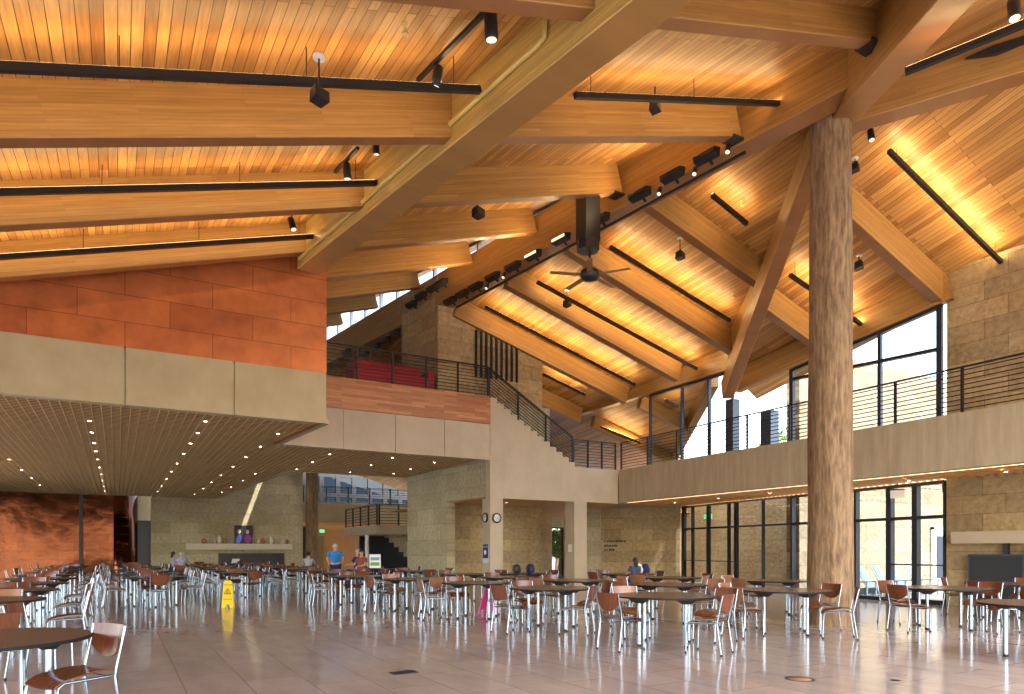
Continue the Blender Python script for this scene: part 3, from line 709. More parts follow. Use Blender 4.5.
p, q = on_d(905, 72, 9.6), on_d(1024, 24, 8.9); q = p + (q - p) * 1.5; linlight(p, q, 'black light bar before the forked girder in the upper right corner', .075, .085, 0)

# track with spots beside the foreground girder
def spot(p, label, aim=(0, 0, -1), size=.12, group=None, rod=0.):
    r = empty('spotlight', p, 0, label, 'spotlight', group); a = Vector(aim).normalized()
    MB().tube([-a * size * 1.1, -a * size * .9, a * size * .9, a * size], [size * .25, size * .5, size * .55, size * .5], 12).build('housing', 'black', r)
    MB().tube([a * size * 1.0, a * size * 1.03], size * .42, 12).build('lens', 'lens_flood', r)
    if rod: MB().tube([(0, 0, 0), (0, 0, rod)], .012, 6).build('stem', 'gunmetal', r)
    return r
tr0, tr1 = onL(418, 80, .10), onL(487, 10, .10)
tag(MB().bar(tr0, tr1, .05, .05).build('light_track', 'black'), 'short black track on the ceiling beside the foreground girder', 'light track')
spot(onL(491, 26, .30), 'black spotlight at the top end of the short ceiling track', (.1, .1, -1), .15, None, .25)
spot(onL(437, 77, .30), 'black spotlight at the lower end of the short ceiling track', (-.1, .2, -1), .13, None, .25)
tr0, tr1 = onL(335, 172, .10), onL(358, 148, .10)
tag(MB().bar(tr0, tr1, .05, .05).build('light_track', 'black'), 'tiny ceiling track between the two left light bars', 'light track')
spot(onL(347, 171, .28), 'black spotlight on the tiny track between the left light bars', (.1, .1, -1), .13, None, .2)
spot(onL(376, 148, .22), 'small spotlight right of the tiny track under the girder', (.1, .1, -1), .10, None, .2)
spot(onL(292, 224, .35), 'small black spotlight above the copper wall near the girder', (.2, -.3, -1), .13, None, .35)
spot(on_R2(871, 135, .30), 'black spotlight under the ceiling just right of the log column head', (-.1, -.2, -1), .12, None, .3)
spot(on_d(1014, 9, 9.0), 'black spotlight in the upper right corner of the ceiling', (-.1, -.1, -1), .14, None, .3)
def on_g3(px, py): return on_plane(px, py, 1, .646, 0, 17.06)
w_ = [on_g3(*p_) for p_ in ((965, 60), (992, 48), (1040, 33), (1040, 38), (996, 56))]
tag(MB().add(w_ + [q_ + Vector((-.06, -.04, 0)) for q_ in w_], [(0, 1, 2, 3, 4), (9, 8, 7, 6, 5)] + [(i, i + 5, (i + 1) % 5 + 5, (i + 1) % 5) for i in range(5)]).build('steel_bracket', 'black'), 'black wedge shaped steel bracket on the upper right forked girder', 'bracket')
# speakers
def speaker(p, label, s=.16, rod=.4, ry=.0):
    r = empty('ceiling_speaker', p, ry, label, 'speaker')
    MB().add([(-s, -s * .7, -s * .6), (s, -s * .7, -s * .6), (s * .8, s * .7, -s * .9), (-s * .8, s * .7, -s * .9), (-s, -s * .6, s * .6), (s, -s * .6, s * .6), (s * .8, s * .6, s * .4), (-s * .8, s * .6, s * .4)], MB.BOXF).build('cabinet', 'black', r)
    MB().tube([(0, 0, 0), (0, 0, rod)], .012, 6).build('stem', 'gunmetal', r)
    MB().lathe([(.07, rod - .03), (.07, rod)], n=12).build('ceiling_plate', 'white', r)
    return r
speaker(on_y(319, 95, 8.0), 'black speaker hanging below the upper left light bar', .10, .45, .4)
speaker(on_y(655, 106, 8.9), 'black speaker hanging below the light bar left of the log column', .11, .5, .5)
speaker(onL(478, 212, .45), 'black speaker hanging over the mezzanine beside the girder', .14, .45, .4)
speaker(on_R(680, 255, .45), 'small black speaker hanging right of the ceiling fan', .13, .45, .4)
speaker(on_R(567, 303, .45), 'small black speaker left of the long thin light bar', .13, .4, .4)
speaker(on_R2(859, 265, .25), 'round black speaker right of the log column', .13, .25, .4)
speaker(on_R2(855, 167, .2), 'tiny black speaker beside the log column head', .11, .2, .4)
# sprinkler pipes / small fittings
for px, py, off in ((405, 33, .12), (624, 134, .12), (742, 205, .12), (905, 165, .1), (1003, 232, .2), (720, 358, .2), (733, 297, .2)):
    P = onL(px, py, off) if px < 640 else (on_R2 if px > 800 else on_R)(px, py, off)
    r = empty('ceiling_sprinkler', P, 0, 'small brass sprinkler head on the plank ceiling', 'sprinkler', 'ceiling sprinklers')
    MB().lathe([(.045, .10), (.012, .09), (.012, .0), (.04, -.01), (.04, -.02)], n=10).build('head', 'pipe', r)
# yellow pipe along the girder
pp = [on_plane(px, py, 1, .12, 0, 4.60 + .12 * 9.46 - .30) for px, py in ((545, 22), (544, 38), (537, 46), (299, 259))]
tag(MB().tube(pp, .035, 10).build('sprinkler_pipe', 'pipe'), 'yellow painted pipe running along the foreground girder', 'pipe')

# floodlights along the ridge girder
GK = 11.05 + .148 * 8.2 - .46
def on_g2(px, py): return on_plane(px, py, 1, .148, 0, GK)
gdir = Vector((-.1464, .9892, 0))
fl = empty('floodlight', (0, 0, 0), 0, 'black linear floodlight in the row along the ridge girder', 'floodlight', 'floodlights on the ridge girder')
MB().add([(-.10, -.26, -.05), (.06, -.26, -.09), (.06, .26, -.09), (-.10, .26, -.05), (-.12, -.26, .05), (.08, -.26, .10), (.08, .26, .10), (-.12, .26, .05)], MB.BOXF).build('housing', 'black', fl)
MB().box((-.126, -.23, -.035), (-.112, .23, .03)).build('lens', 'lens_flood', fl)
MB().bar((.06, 0, -.02), (.19, 0, -.10), .05, .03).build('bracket', 'black', fl)
index_kids(fl)
fo = empty('floodlight', (0, 0, 0), 0, 'unlit black linear floodlight in the row along the ridge girder', 'floodlight', 'floodlights on the ridge girder')
for c_ in fl.children:
    d_ = c_.copy(); COL.objects.link(d_); d_.parent = fo
    if c_.name.startswith('lens'): d_.data = c_.data.copy(); d_.data.materials[0] = M['gunmetal']
index_kids(fo)
fl['label'] = 'glowing black linear floodlight on the ridge girder'
for i, (px, py) in enumerate(((708.6, 157), (674.5, 176), (641.8, 195), (601.5, 220), (563, 239.5), (535, 255.7), (514.7, 266.8), (494.5, 277), (477.3, 287), (464, 294), (452, 301),
                              (443, 283), (434.6, 288.4), (422.7, 296), (413, 304.6), (396.8, 332.7), (387, 340), (377, 346.8), (366.5, 354.3), (355.7, 359.7), (348, 352))):
    lit = i in (4, 5)
    o = (fl if i == 4 else fo if i == 0 else copy_tree(fl if lit else fo))
    o.location = on_g2(px, py) - Vector((.05, 0, 0)); o.rotation_euler = (0, 0, math.atan2(.148, 1) )
    if i < 11:
        la = bpy.data.lights.new('flood', 'AREA'); la.shape = 'RECTANGLE'; la.size = .42; la.size_y = .08; la.energy = 20; la.color = (1, .72, .38)
        lo = bpy.data.objects.new('flood', la); COL.objects.link(lo)
        zz = -Vector((-.80, 0, .60)).normalized(); xx = gdir.copy(); yy = zz.cross(xx).normalized(); xx = yy.cross(zz)
        mm = Matrix((xx, yy, zz)).transposed().to_4x4(); mm.translation = on_g2(px, py) + Vector((-.17, 0, .06)); lo.matrix_world = mm
for px, py in ((728, 149), (694.8, 171), (659.5, 191), (504, 275), (487, 286)):
    spot(on_g2(px, py), 'small black spotlight between the floodlights on the ridge girder', (-.5, -.3, -1), .10, 'spotlights on the ridge girder')
p, q = on_g2(740, 149), on_g2(452, 306)
tag(MB().bar(p + Vector((.15, 0, -.02)), q + Vector((.15, 0, -.02)), .05, .05).build('light_track', 'black'), 'long black track along the lower edge of the ridge girder', 'light track')

# fan with its dark duct
def on_fan(px, py): return on_plane(px, py, 1, .148, 0, GK - .52)
bp = on_fan(588, 225); zt_, zb_ = on_fan(588, 200).z, on_fan(588, 249).z
fd = empty('ceiling_fan', (bp.x, bp.y, 0), 0, 'black ceiling fan on a rod below a dark square duct', 'fan')
MB().box((-.20, -.20, zb_ + .15), (.20, .20, zt_ + .3)).build('duct', 'black', fd)
MB().lathe([(.26, zb_ - .05), (.26, zb_ + .2), (.2, zb_ + .2)], n=8, smooth=False).build('duct_collar', 'black', fd)
zf = on_fan(592, 273).z
MB().tube([(.05, 0, zb_), (.05, 0, zf)], .03, 8).build('rod', 'black', fd)
MB().lathe([(.05, zf + .16), (.20, zf + .10), (.24, zf), (.18, zf - .10), (.05, zf - .14)], (.05, 0, 0), n=16).build('motor', 'black', fd)
for k in range(5):
    a = .3 + k * 2 * PI / 5
    MB().bar((.05 + .2 * math.cos(a), .2 * math.sin(a), zf), (.05 + .95 * math.cos(a), .95 * math.sin(a), zf - .01), .13, .012, (.1 * math.sin(a), -.1 * math.cos(a), 1)).build('blade', 'wallwood', fd)

# ------------------------------------------------------------------ furniture: round table
def table_proto():
    r = empty('round_table', (0, 0, 0))
    R = .75
    MB().lathe([(.001, .714), (R - .012, .714), (R, .719), (R, .729), (R - .006, .735), (R - .03, .738), (.001, .738)], n=56, smooth=False).build('tabletop', 'laminate', r)
    MB().lathe([(R - .02, .7085), (R + .004, .7085), (R + .004, .735), (R - .02, .735), (R - .02, .7085)], n=56, smooth=False, caps=False).build('edge_band', 'edge', r)
    for k in range(4):
        a = k * PI / 2; c, s = math.cos(a), math.sin(a); x, y = .47 * c, .47 * s
        lg = MB().tube([(x, y, .02), (x, y, .66)], .030, 14).build('leg', 'chrome', r)
        MB().lathe([(.031, 0), (.034, .008), (.033, .035)], (x, y, 0), n=12).build('foot', 'black', lg)
        MB().add([(x - .045, y - .045, .63), (x + .045, y - .045, .63), (x + .045, y + .045, .63), (x - .045, y + .045, .63), (x - .14, y - .14, .712), (x + .14, y - .14, .712), (x + .14, y + .14, .712), (x - .14, y + .14, .712)], MB.BOXF).build('leg_bracket', 'black', r)
    return r
# chair: faces +y (toward its table)
W = .215
def seat_fn(u, v):
    x = (u - .5) * .43; y = -.20 + .42 * v
    z = .445 + .014 * (2 * u - 1) ** 2 + .018 * (1 - v) ** 2 - (.05 * ((v - .72) / .28) ** 2 if v > .72 else 0) + .01 * math.sin(v * 5)
    wx = 1 - .10 * (1 - v) ** 2 - (.06 * ((v - .85) / .15) if v > .85 else 0)
    return (x * wx, y, z)
def back_fn(u, v):
    s = 2 * u - 1
    x = s * .205 * (1 - .10 * (1 - v))
    low = .555 + .085 * abs(s) ** 2.2; top = .812
    z = low + (top - low) * v
    y = -.235 - (z - .50) * .20 - .035 * (1 - s * s) + .0
    return (x, y, z)
def chair_parts(r, mt, far=False):
    MB().panel(seat_fn, 8, 10, .013).build('seat', mt, r)
    MB().panel(back_fn, 12, 5, .013).build('backrest', mt, r)
    def rear(s):
        x = s * W
        return [(x * 1.0, -.275, 0.012), (x * .99, -.24, .25), (x * .98, -.215, .43), (x * .98, -.24, .55), (x * .99, -.297, .805)]
    def front(s):
        x = s * W
        return [(x * .99, .22, 0.012), (x * .985, .21, .28), (x * .98, .20, .40), (x * .97, .16, .428), (x * .97, -.20, .432)]
    if far:
        for s in (-1, 1):
            MB().tube(rear(s), .0125, 5).build('leg', 'chrome', r); MB().tube(front(s), .0125, 5).build('leg', 'chrome', r)
        return
    for s in (-1, 1):
        for fn in (rear, front):
            p = fn(s)
            lg = MB().tube(p, .0115, 10).build('leg', 'chrome', r)
            MB().lathe([(.014, 0), (.016, .006), (.0145, .03)], (p[0][0], p[0][1], 0), n=10).build('foot', 'black', lg)
    MB().tube([(-W * .97, .12, .428), (W * .97, .12, .428)], .009, 8).build('crossbar', 'chrome', r)
    MB().tube([(-W * .97, -.16, .432), (W * .97, -.16, .432)], .009, 8).build('crossbar', 'chrome', r)
tbl = table_proto(); index_kids(tbl)
ch = empty('cafe_chair'); chair_parts(ch, 'ply'); index_kids(ch)
chl = empty('cafe_chair'); chair_parts(chl, 'ply_light'); index_kids(chl)
chf = empty('cafe_chair'); chair_parts(chf, 'ply', True); index_kids(chf)
used = set(); chairs = []
def from_proto(pr):
    if pr.name in used: return copy_tree(pr)
    used.add(pr.name); return pr
BLOCK = [(11.72, 8.2, .75), (10.9, 20.2, .7), (14.35, 20.2, .7)]
PEOPLE = []
def put_chair(x, y, rz, label, group, kind=None, force=False):
    if force: TP_ = []
    else: TP_ = TPOS
    if any((x - a) ** 2 + (y - b) ** 2 < .68 ** 2 for a, b in chairs) or any((x - a) ** 2 + (y - b) ** 2 < r * r for a, b, r in BLOCK): return None
    if any((x - a) ** 2 + (y - b) ** 2 < .80 ** 2 for a, b in TP_): return None
    if any((x - a) ** 2 + (y - b) ** 2 < .80 ** 2 for a, b, _z in PEOPLE) and not force: return None
    dist = .5 * x + .866 * y
    o = from_proto(kind or (chf if dist > 17 else (chl if RND.random() < .35 else ch)))
    o.location = (x, y, 0); o.rotation_euler = (0, 0, rz); tag(o, label, 'chair', group); chairs.append((x, y))
    return o
TPOS = []
def P2(right, fwd): return (.5 * fwd + .866025 * right, .866025 * fwd - .5 * right)
SIDE = {0: 'rear right', 1: 'rear left', 2: 'front left', 3: 'front right'}    # +x, +y, -x, -y as seen from the camera
near = [  # x, y, description, table group, table label
    ((7.07, 7.69), 'the frontmost table in the middle', 'round brown table standing frontmost in the middle of the hall'),
    ((9.81, 7.73), 'the table before the log column', 'round brown table standing just before the log column'),
    ((6.75, 10.27), 'the centre table left of the frontmost', 'round brown table left of and behind the frontmost middle one'),
    ((9.42, 10.15), 'the second table of the middle row', 'round brown table directly behind the frontmost middle table'),
    ((12.69, 10.34), 'the table by the dark entrance', 'round brown table behind the log column table, before the dark entrance'),
    (P2(6.75, 8.6), 'the cut-off table at right edge', 'bluish round table cut off by the right edge of the photo'),
    ((12.89, 6.76), 'the table before the sunny doors', 'round dark-looking table in front of the sunny glass doors'),
    ((15.75, 7.0), 'the table by the right fireplace', 'round table next to the dark screens of the right fireplace'),
    ((6.52, 12.75), 'the table before the clock pillar', 'round brown table with the pink floor sign behind, before the clock pillar'),
    ((8.95, 12.6), 'the table before the lit stone', 'round brown table in line with the bright passage door'),
    ((11.9, 12.75), 'the third table of the middle row', 'round brown table third in line behind the frontmost middle one'),
    ((6.05, 15.1), 'the table left of the clock pillar', 'round brown table standing in front of the pale stone passage wall'),
    ((8.57, 15.0), 'the table under the clocks', 'round brown table below and right of the two clocks'),
    ((12.5, 15.1), 'the table near the lettered wall', 'round brown table nearest the lettered stone wall'),
    ((8.6, 17.45), 'the table beside the clock pillar', 'round brown table close to the foot of the clock pillar'),
    ((5.45, 17.5), 'the table before the display board', 'round brown table in front of the display board'),
    ((10.3, 17.2), 'the table under the stair wall', 'round brown table with coats behind it under the stair wall'),
    ((-.93, 6.49), 'the nearest left table', 'large nearest round table cut off by the left edge'),
    ((-1.62, 11.6), 'the second left table', 'second round table of the left edge row behind the nearest one'),
]
far = []
for k in range(9): far.append((-1.62 - .03 * k + RND.uniform(-.1, .1), 14.3 + 2.75 * k))
for x, ys in ((.75, 19.6), (3.4, 22.2), (5.9, 20.2), (8.5, 21.0)):
    y = ys
    while y < 38.5:
        if not (x > 8 and y > 25.5): far.append((x + RND.uniform(-.15, .15), y + RND.uniform(-.15, .15)))
        y += 2.6
TPOS = [t[0] for t in near] + far
fwd = -PI / 6
SEATED = ((357.5, 25.5, fwd + 1.2, 'seated person in navy top left of the display board', 'navy', 'hair_grey', False), (361.5, 24.6, fwd + 2.6, 'seated person in rust top beside the display board', 'maroon', 'hair_dark', True),
                                  (308.5, 25.0, fwd + .2, 'seated dark-haired person in grey before the tree trunk column', 'greycloth', 'hair_dark', False), (173.5, 30.5, fwd - .8, 'seated dark-haired person in grey before the far mantel', 'greycloth', 'hair_dark', True),
                                  (181.8, 27.5, fwd + .1, 'seated person in plaid shirt left of the far fireplace', 'plaid', 'hair_grey', False),
                                  (635, 18.6, fwd + .4, 'seated dark-haired person in olive near the lettered wall', 'denim', 'hair_dark', True), )
def ground(px, d): v = on_d(px, HOR, d); return Vector((v.x, v.y, 0))
_g = ground(335.5, 25.6); BLOCK.append((_g.x, _g.y, .75))
for q_ in SEATED:
    for k in range(60):
        g = ground(q_[0], q_[1] + (k + 1) // 2 * .12 * (1 if k % 2 else -1))
        if all((g.xy - Vector(t)).length > 1.22 for t in TPOS) and all((g.xy - t.xy).length > .85 for t in PEOPLE) and all((g.xy - Vector(t[:2])).length > t[2] for t in BLOCK): break
    PEOPLE.append(g)
for (x, y), d, lab in near:
    o = from_proto(tbl); o.location = (x, y, 0); o.rotation_euler = (0, 0, RND.uniform(-.1, .1)); tag(o, lab, 'table', 'round tables')
    for k in range(4):
        a = k * PI / 2 + RND.uniform(-.16, .16); dd = RND.uniform(.86, .98)
        if (x, y) == (-.93, 6.49):
            continue
        if d == 'the cut-off table at right edge': continue
        if (x, y) == (-1.62, 11.6) and k in (2, 3): continue
        tw = RND.uniform(.45, .8) if k == 3 else RND.uniform(-.2, .2)
        put_chair(x + dd * math.cos(a), y + dd * math.sin(a), a + PI / 2 + tw, 'brown plywood chair at %s of %s' % (SIDE[k], d), 'chairs round the near tables')
for i, (x, y) in enumerate(far):
    o = from_proto(tbl); o.location = (x, y, 0); left = x < 0
    tag(o, 'round table in the long receding row along the left edge' if left else 'round table in the crowded far rows before the stone fireplace', 'table', 'far tables on the left' if left else 'far tables by the fireplace')
    for k in range(4):
        a = k * PI / 2 + RND.uniform(-.15, .15); dd = RND.uniform(.84, .96)
        put_chair(x + dd * math.cos(a), y + dd * math.sin(a), a + PI / 2 + RND.uniform(-.2, .2),
                  'plywood chair in the long receding table row at the left edge' if left else 'plywood chair among the crowded far tables before the stone fireplace', 'far chairs on the left' if left else 'far chairs by the fireplace')
put_chair(-.31, 6.20, math.radians(121), 'nearest chair, its seat turned toward us beside the left table', 'loose chairs on the left', ch, True)
put_chair(-1.02, 8.25, .05, 'brown chair with its back turned, behind the nearest left table', 'loose chairs on the left', ch)
put_chair(-.72, 9.20, -1.9, 'loose chair catching bluish light behind the nearest left table', 'loose chairs on the left', ch)

def text_mesh(cu):
    t = bpy.data.objects.new('lettering', cu); COL.objects.link(t); bpy.context.view_layer.update()
    me = bpy.data.meshes.new_from_object(t.evaluated_get(bpy.context.evaluated_depsgraph_get()))
    if not me.materials: me.materials.append(cu.materials[0])
    bpy.data.objects.remove(t); o = bpy.data.objects.new('lettering', me); COL.objects.link(o)
    return o
# ------------------------------------------------------------------ small things
def aframe(name, p, rz, mt, hgt, w, spread, label, cat, words=None):
    r = empty(name, p, rz, label, cat)
    for s in (-1, 1):
        b = MB(); y0, y1 = s * spread / 2, s * .015
        f = lambda x, t: (x * (1 - .25 * t), y0 + (y1 - y0) * t, hgt * t)
        wv = w / 2
        b.add([f(-wv, 0), f(-wv * .45, 0), f(-wv * .40, .12), f(wv * .40, .12), f(wv * .45, 0), f(wv, 0), f(wv * 1.0, .93), f(wv * .6, 1), f(-wv * .6, 1), f(-wv, .93)] +
              [tuple(Vector(f(*q)) + Vector((0, -s * .015, 0))) for q in ((-wv, 0), (-wv * .45, 0), (-wv * .40, .12), (wv * .40, .12), (wv * .45, 0), (wv, 0), (wv, .93), (wv * .6, 1), (-wv * .6, 1), (-wv, .93))],
              [tuple(range(10)), tuple(range(19, 9, -1))] + [(i, 10 + i, 10 + (i + 1) % 10, (i + 1) % 10) for i in range(10)])
        b.build('board', mt, r)
    MB().box((-.05, -.02, hgt), (.05, .02, hgt + .02)).build('handle', 'black', r)
    if words:
        t = math.atan2(spread / 2 - .015, hgt)
        def place(o, z, off=.012):
            o.parent = r; k = z / hgt
            o.location = (0, -(spread / 2) * (1 - k) - .015 * k - off, z); o.rotation_euler = (PI / 2 - t, 0, 0)
        for txt, z, sz in words:
            cu = bpy.data.curves.new('lettering', 'FONT'); cu.body = txt; cu.size = sz; cu.align_x = 'CENTER'; cu.align_y = 'CENTER'; cu.extrude = .001
            cu.materials.append(M['black']); o = text_mesh(cu); place(o, z)
        tri = MB(); a = .075
        tri.bar((-a, -.06, 0), (a, -.06, 0), .014, .004).bar((a, -.06, 0), (0, .07, 0), .014, .004).bar((0, .07, 0), (-a, -.06, 0), .014, .004).bar((0, -.035, 0), (-.005, .025, 0), .012, .004).bar((-.03, -.035, 0), (.03, -.045, 0), .012, .004)
        o = tri.build('warning_triangle', 'black', r); place(o, hgt * .60)
    return r
sp_ = on_z(228, 607.3, 0)
aframe('wet_floor_sign', sp_, -PI / 6 + .25, 'yellow', .66, .26, .30, 'yellow folding caution sign with warning triangle on the floor', 'floor sign', [('CAUTION', .555, .055), ('CUIDADO', .20, .045)])
pk = on_z(489, 613.5, 0)
aframe('folding_floor_sign', pk, -PI / 6 + PI / 2 - .55, 'pink', .63, .30, .40, 'bright pink folding sign standing among the chair legs', 'floor sign')
v = on_z(403.5, 672.5, 0)
o = empty('floor_vent', (v.x, v.y, 0), .0, 'small dark rectangular grate set in the floor', 'grate')
MB().box((-.15, -.10, .0005), (.15, .10, .004)).build('plate', 'darkmetal', o)
v = on_z(800, 679, 0)
o = empty('floor_outlet', (v.x, v.y, 0), 0, 'round floor box cover with thin dark ring', 'floor cover')
MB().lathe([(.125, .0005), (.155, .0005), (.155, .004), (.125, .004), (.125, .0005)], n=36, caps=False).build('ring', 'darkmetal', o)
MB().lathe([(.001, .0005), (.12, .0005), (.12, .003), (.001, .003)], n=36).build('cover', 'pottery', o)
v = on_z(896, 680.5, 0)
tag(MB().lathe([(.001, .0005), (.05, .0005), (.05, .004), (.001, .004)], n=20).build('floor_outlet', 'darkmetal'), 'small dark disc in the bright floor on the right', 'floor cover').location = (v.x, v.y, 0)

# clocks and poster on the pillar
def clock(p, rz, label):
    r = empty('wall_clock', p, rz, label, 'clock')     # faces local -y
    rot = Matrix.Rotation(PI / 2, 4, 'X')
    a = MB().lathe([(.13, 0), (.165, 0), (.165, .05), (.14, .06), (.13, .05), (.13, 0)], n=28, caps=False); a.v = [tuple(rot @ Vector(q)) for q in a.v]; a.build('case', 'black', r)
    a = MB().lathe([(.001, .03), (.138, .03), (.138, .035), (.001, .035)], n=28); a.v = [tuple(rot @ Vector(q)) for q in a.v]; a.build('dial', 'clockface', r)
    MB().bar((0, -.042, 0), (.05, -.042, .055), .008, .012, (0, 1, 0)).build('hand', 'black', r)
    MB().bar((0, -.042, 0), (-.10, -.042, .03), .006, .008, (0, 1, 0)).build('hand', 'black', r)
    return r
q = on_y(496.5, 518, 19.94); clock((q.x, 19.945, q.z), 0, 'round white clock on the front face of the pillar')
clock((10.675, 20.24, 2.50), -PI / 2, 'round white clock on the left face of the pillar')
po = empty('hanging_poster', (10.672, 20.24, .98), 0, 'small blue and white poster on the left face of the clock pillar', 'poster')
MB().box((-.006, -.2, 0), (0, .2, .64)).build('sheet', 'whitecloth', po); MB().box((-.010, -.19, .16), (-.006, .19, .53)).build('print', 'blueposter', po)
MB().box((-.010, -.19, .55), (-.006, .19, .63)).build('print', 'bluesteel', po)
MB().ball((-.012, .02, .36), .004, .09, .08).build('print', 'white', po)
q = on_y(572, 549, 20.2)
tag(MB().box((14.07, 20.1, 1.35), (14.079, 20.32, 1.62)).build('hanging_notice', 'white'), 'small white notice on the left face of the second pillar', 'notice')

# letters on the stone wall
sd = Vector((20.1 - 17.9, 20.95 - 23.4, 0)).normalized(); sn = Vector((sd.y, -sd.x, 0))
ws = empty('wall_sign_lettering', (17.9, 23.4, 0), math.atan2(sd.y, sd.x), 'three lines of small dark letters on the stone wall', 'wall lettering')
for row, (ln, z) in enumerate(((.95, 1.75), (.48, 1.56), (.38, 1.39))):
    x = .15; lt = MB()
    while x < .15 + ln:
        w_ = RND.choice((.035, .05, .06)); lt.box((x, -.03, z), (x + w_, -.005, z + RND.choice((.07, .09, .09)))); x += w_ + .018
        if RND.random() < .15: x += .04
    lt.build('letter_row', 'darkmetal', ws)

# exit signs
def exit_sign(p, rz, label, mt='exit_green', txt=True):
    r = empty('exit_sign', p, rz, label, 'exit sign')
    MB().box((-.16, -.02, -.10), (.16, .02, .10)).build('case', mt, r)
    MB().box((-.17, -.03, .10), (.17, .03, .13)).build('top_bar', 'black', r)
    cu = bpy.data.curves.new('lettering', 'FONT'); cu.body = 'EXIT'; cu.size = .15; cu.align_x = 'CENTER'; cu.align_y = 'CENTER'; cu.extrude = .001
    cu.materials.append(M['white']); o = text_mesh(cu); o.parent = r; o.location = (0, -.024, 0); o.rotation_euler = (PI / 2, 0, 0)
    MB().tube([(0, 0, .12), (0, 0, .28)], .012, 6).build('stem', 'black', r)
    return r
q = GAt(703); q3 = Vector((q.x, q.y, 0)) + Vector((.25, -.02, 0)); exit_sign((q3.x, q3.y, 2.75), -1.2, 'green exit sign above the dark entrance doors')
q = on_y(322, 531, 46.3); exit_sign((q.x, 46.3, q.z), -.2, 'far green exit sign beyond the tree trunk column')
q = GAt(917); exit_sign((q.x - .9, q.y, 2.86), -1.0, 'clear hanging exit sign before the sunny doors', 'white')

# display board
db = empty('display_board', (0, 0, 0), -.45, 'white tabletop display board with small printed pictures', 'display board')
q = next((g for g in (on_d(375, 561, 23.4 + .1 * k) for k in range(40)) if all((g.xy - Vector(t)).length > 1.02 for t in TPOS) and all((g.xy - Vector(c)).length > .55 for c in chairs)), on_d(375, 561, 24.6)); db.location = (q.x, q.y, 0)
MB().box((-.19, 0, .80), (.19, .03, 1.27)).build('board', 'white', db); MB().box((-.15, -.006, 1.06), (.15, 0, 1.17)).build('print', 'bluepic', db); MB().box((-.15, -.006, .88), (.15, 0, 1.0)).build('print', 'greenpic', db)
MB().tube([(-.12, .02, 0), (-.12, .02, .82)], .02, 8).build('leg', 'black', db); MB().tube([(.12, .02, 0), (.12, .02, .82)], .02, 8).build('leg', 'black', db); MB().box((-.25, -.2, 0), (.25, .2, .02)).build('base', 'black', db)

# ------------------------------------------------------------------ people
def skinned(name, chain, edges, mat, parent, root=0, lv=1):
    me = bpy.data.meshes.new(name); me.from_pydata([c[:3] for c in chain], edges, []); me.update()
    o = bpy.data.objects.new(name, me); COL.objects.link(o); o.parent = parent
    o.modifiers.new('skin', 'SKIN'); me.materials.append(M[mat])
    if not me.skin_vertices: 
        bpy.context.view_layer.objects.active = o
    for i, c in enumerate(chain):
        sv = me.skin_vertices[0].data[i]; sv.radius = (c[3], c[4] if len(c) > 4 else c[3]); sv.use_root = (i == root)
    m = o.modifiers.new('sub', 'SUBSURF'); m.levels = lv; m.render_levels = lv
    for p in me.polygons: p.use_smooth = True
    o.modifiers['skin'].use_smooth_shade = True
    return o
def hand(chain, edges, wi, dirv, side):
    w = Vector(chain[wi][:3]); d = Vector(dirv).normalized(); s = Vector((side, 0, 0))
    i0 = len(chain); p = w + d * .07; chain.append((p.x, p.y, p.z, .030, .016)); edges.append((wi, i0))
    for k, ln in enumerate((.075, .085, .08, .06)):
        a = p + Vector((0, 1, 0)) * (.03 - .02 * k) + d * .02; b = a + d * ln * .5 + Vector((-side * .008, 0, 0)); c = a + d * ln + Vector((-side * .025, 0, 0))
        j = len(chain); chain += [(a.x, a.y, a.z, .009), (b.x, b.y, b.z, .008), (c.x, c.y, c.z, .007)]; edges += [(i0, j), (j, j + 1), (j + 1, j + 2)]
    t = w + d * .03 + Vector((0, .035, 0)); u = t + d * .045 + Vector((0, .02, 0)); j = len(chain)
    chain += [(t.x, t.y, t.z, .011), (u.x, u.y, u.z, .009)]; edges += [(wi, j), (j, j + 1)]
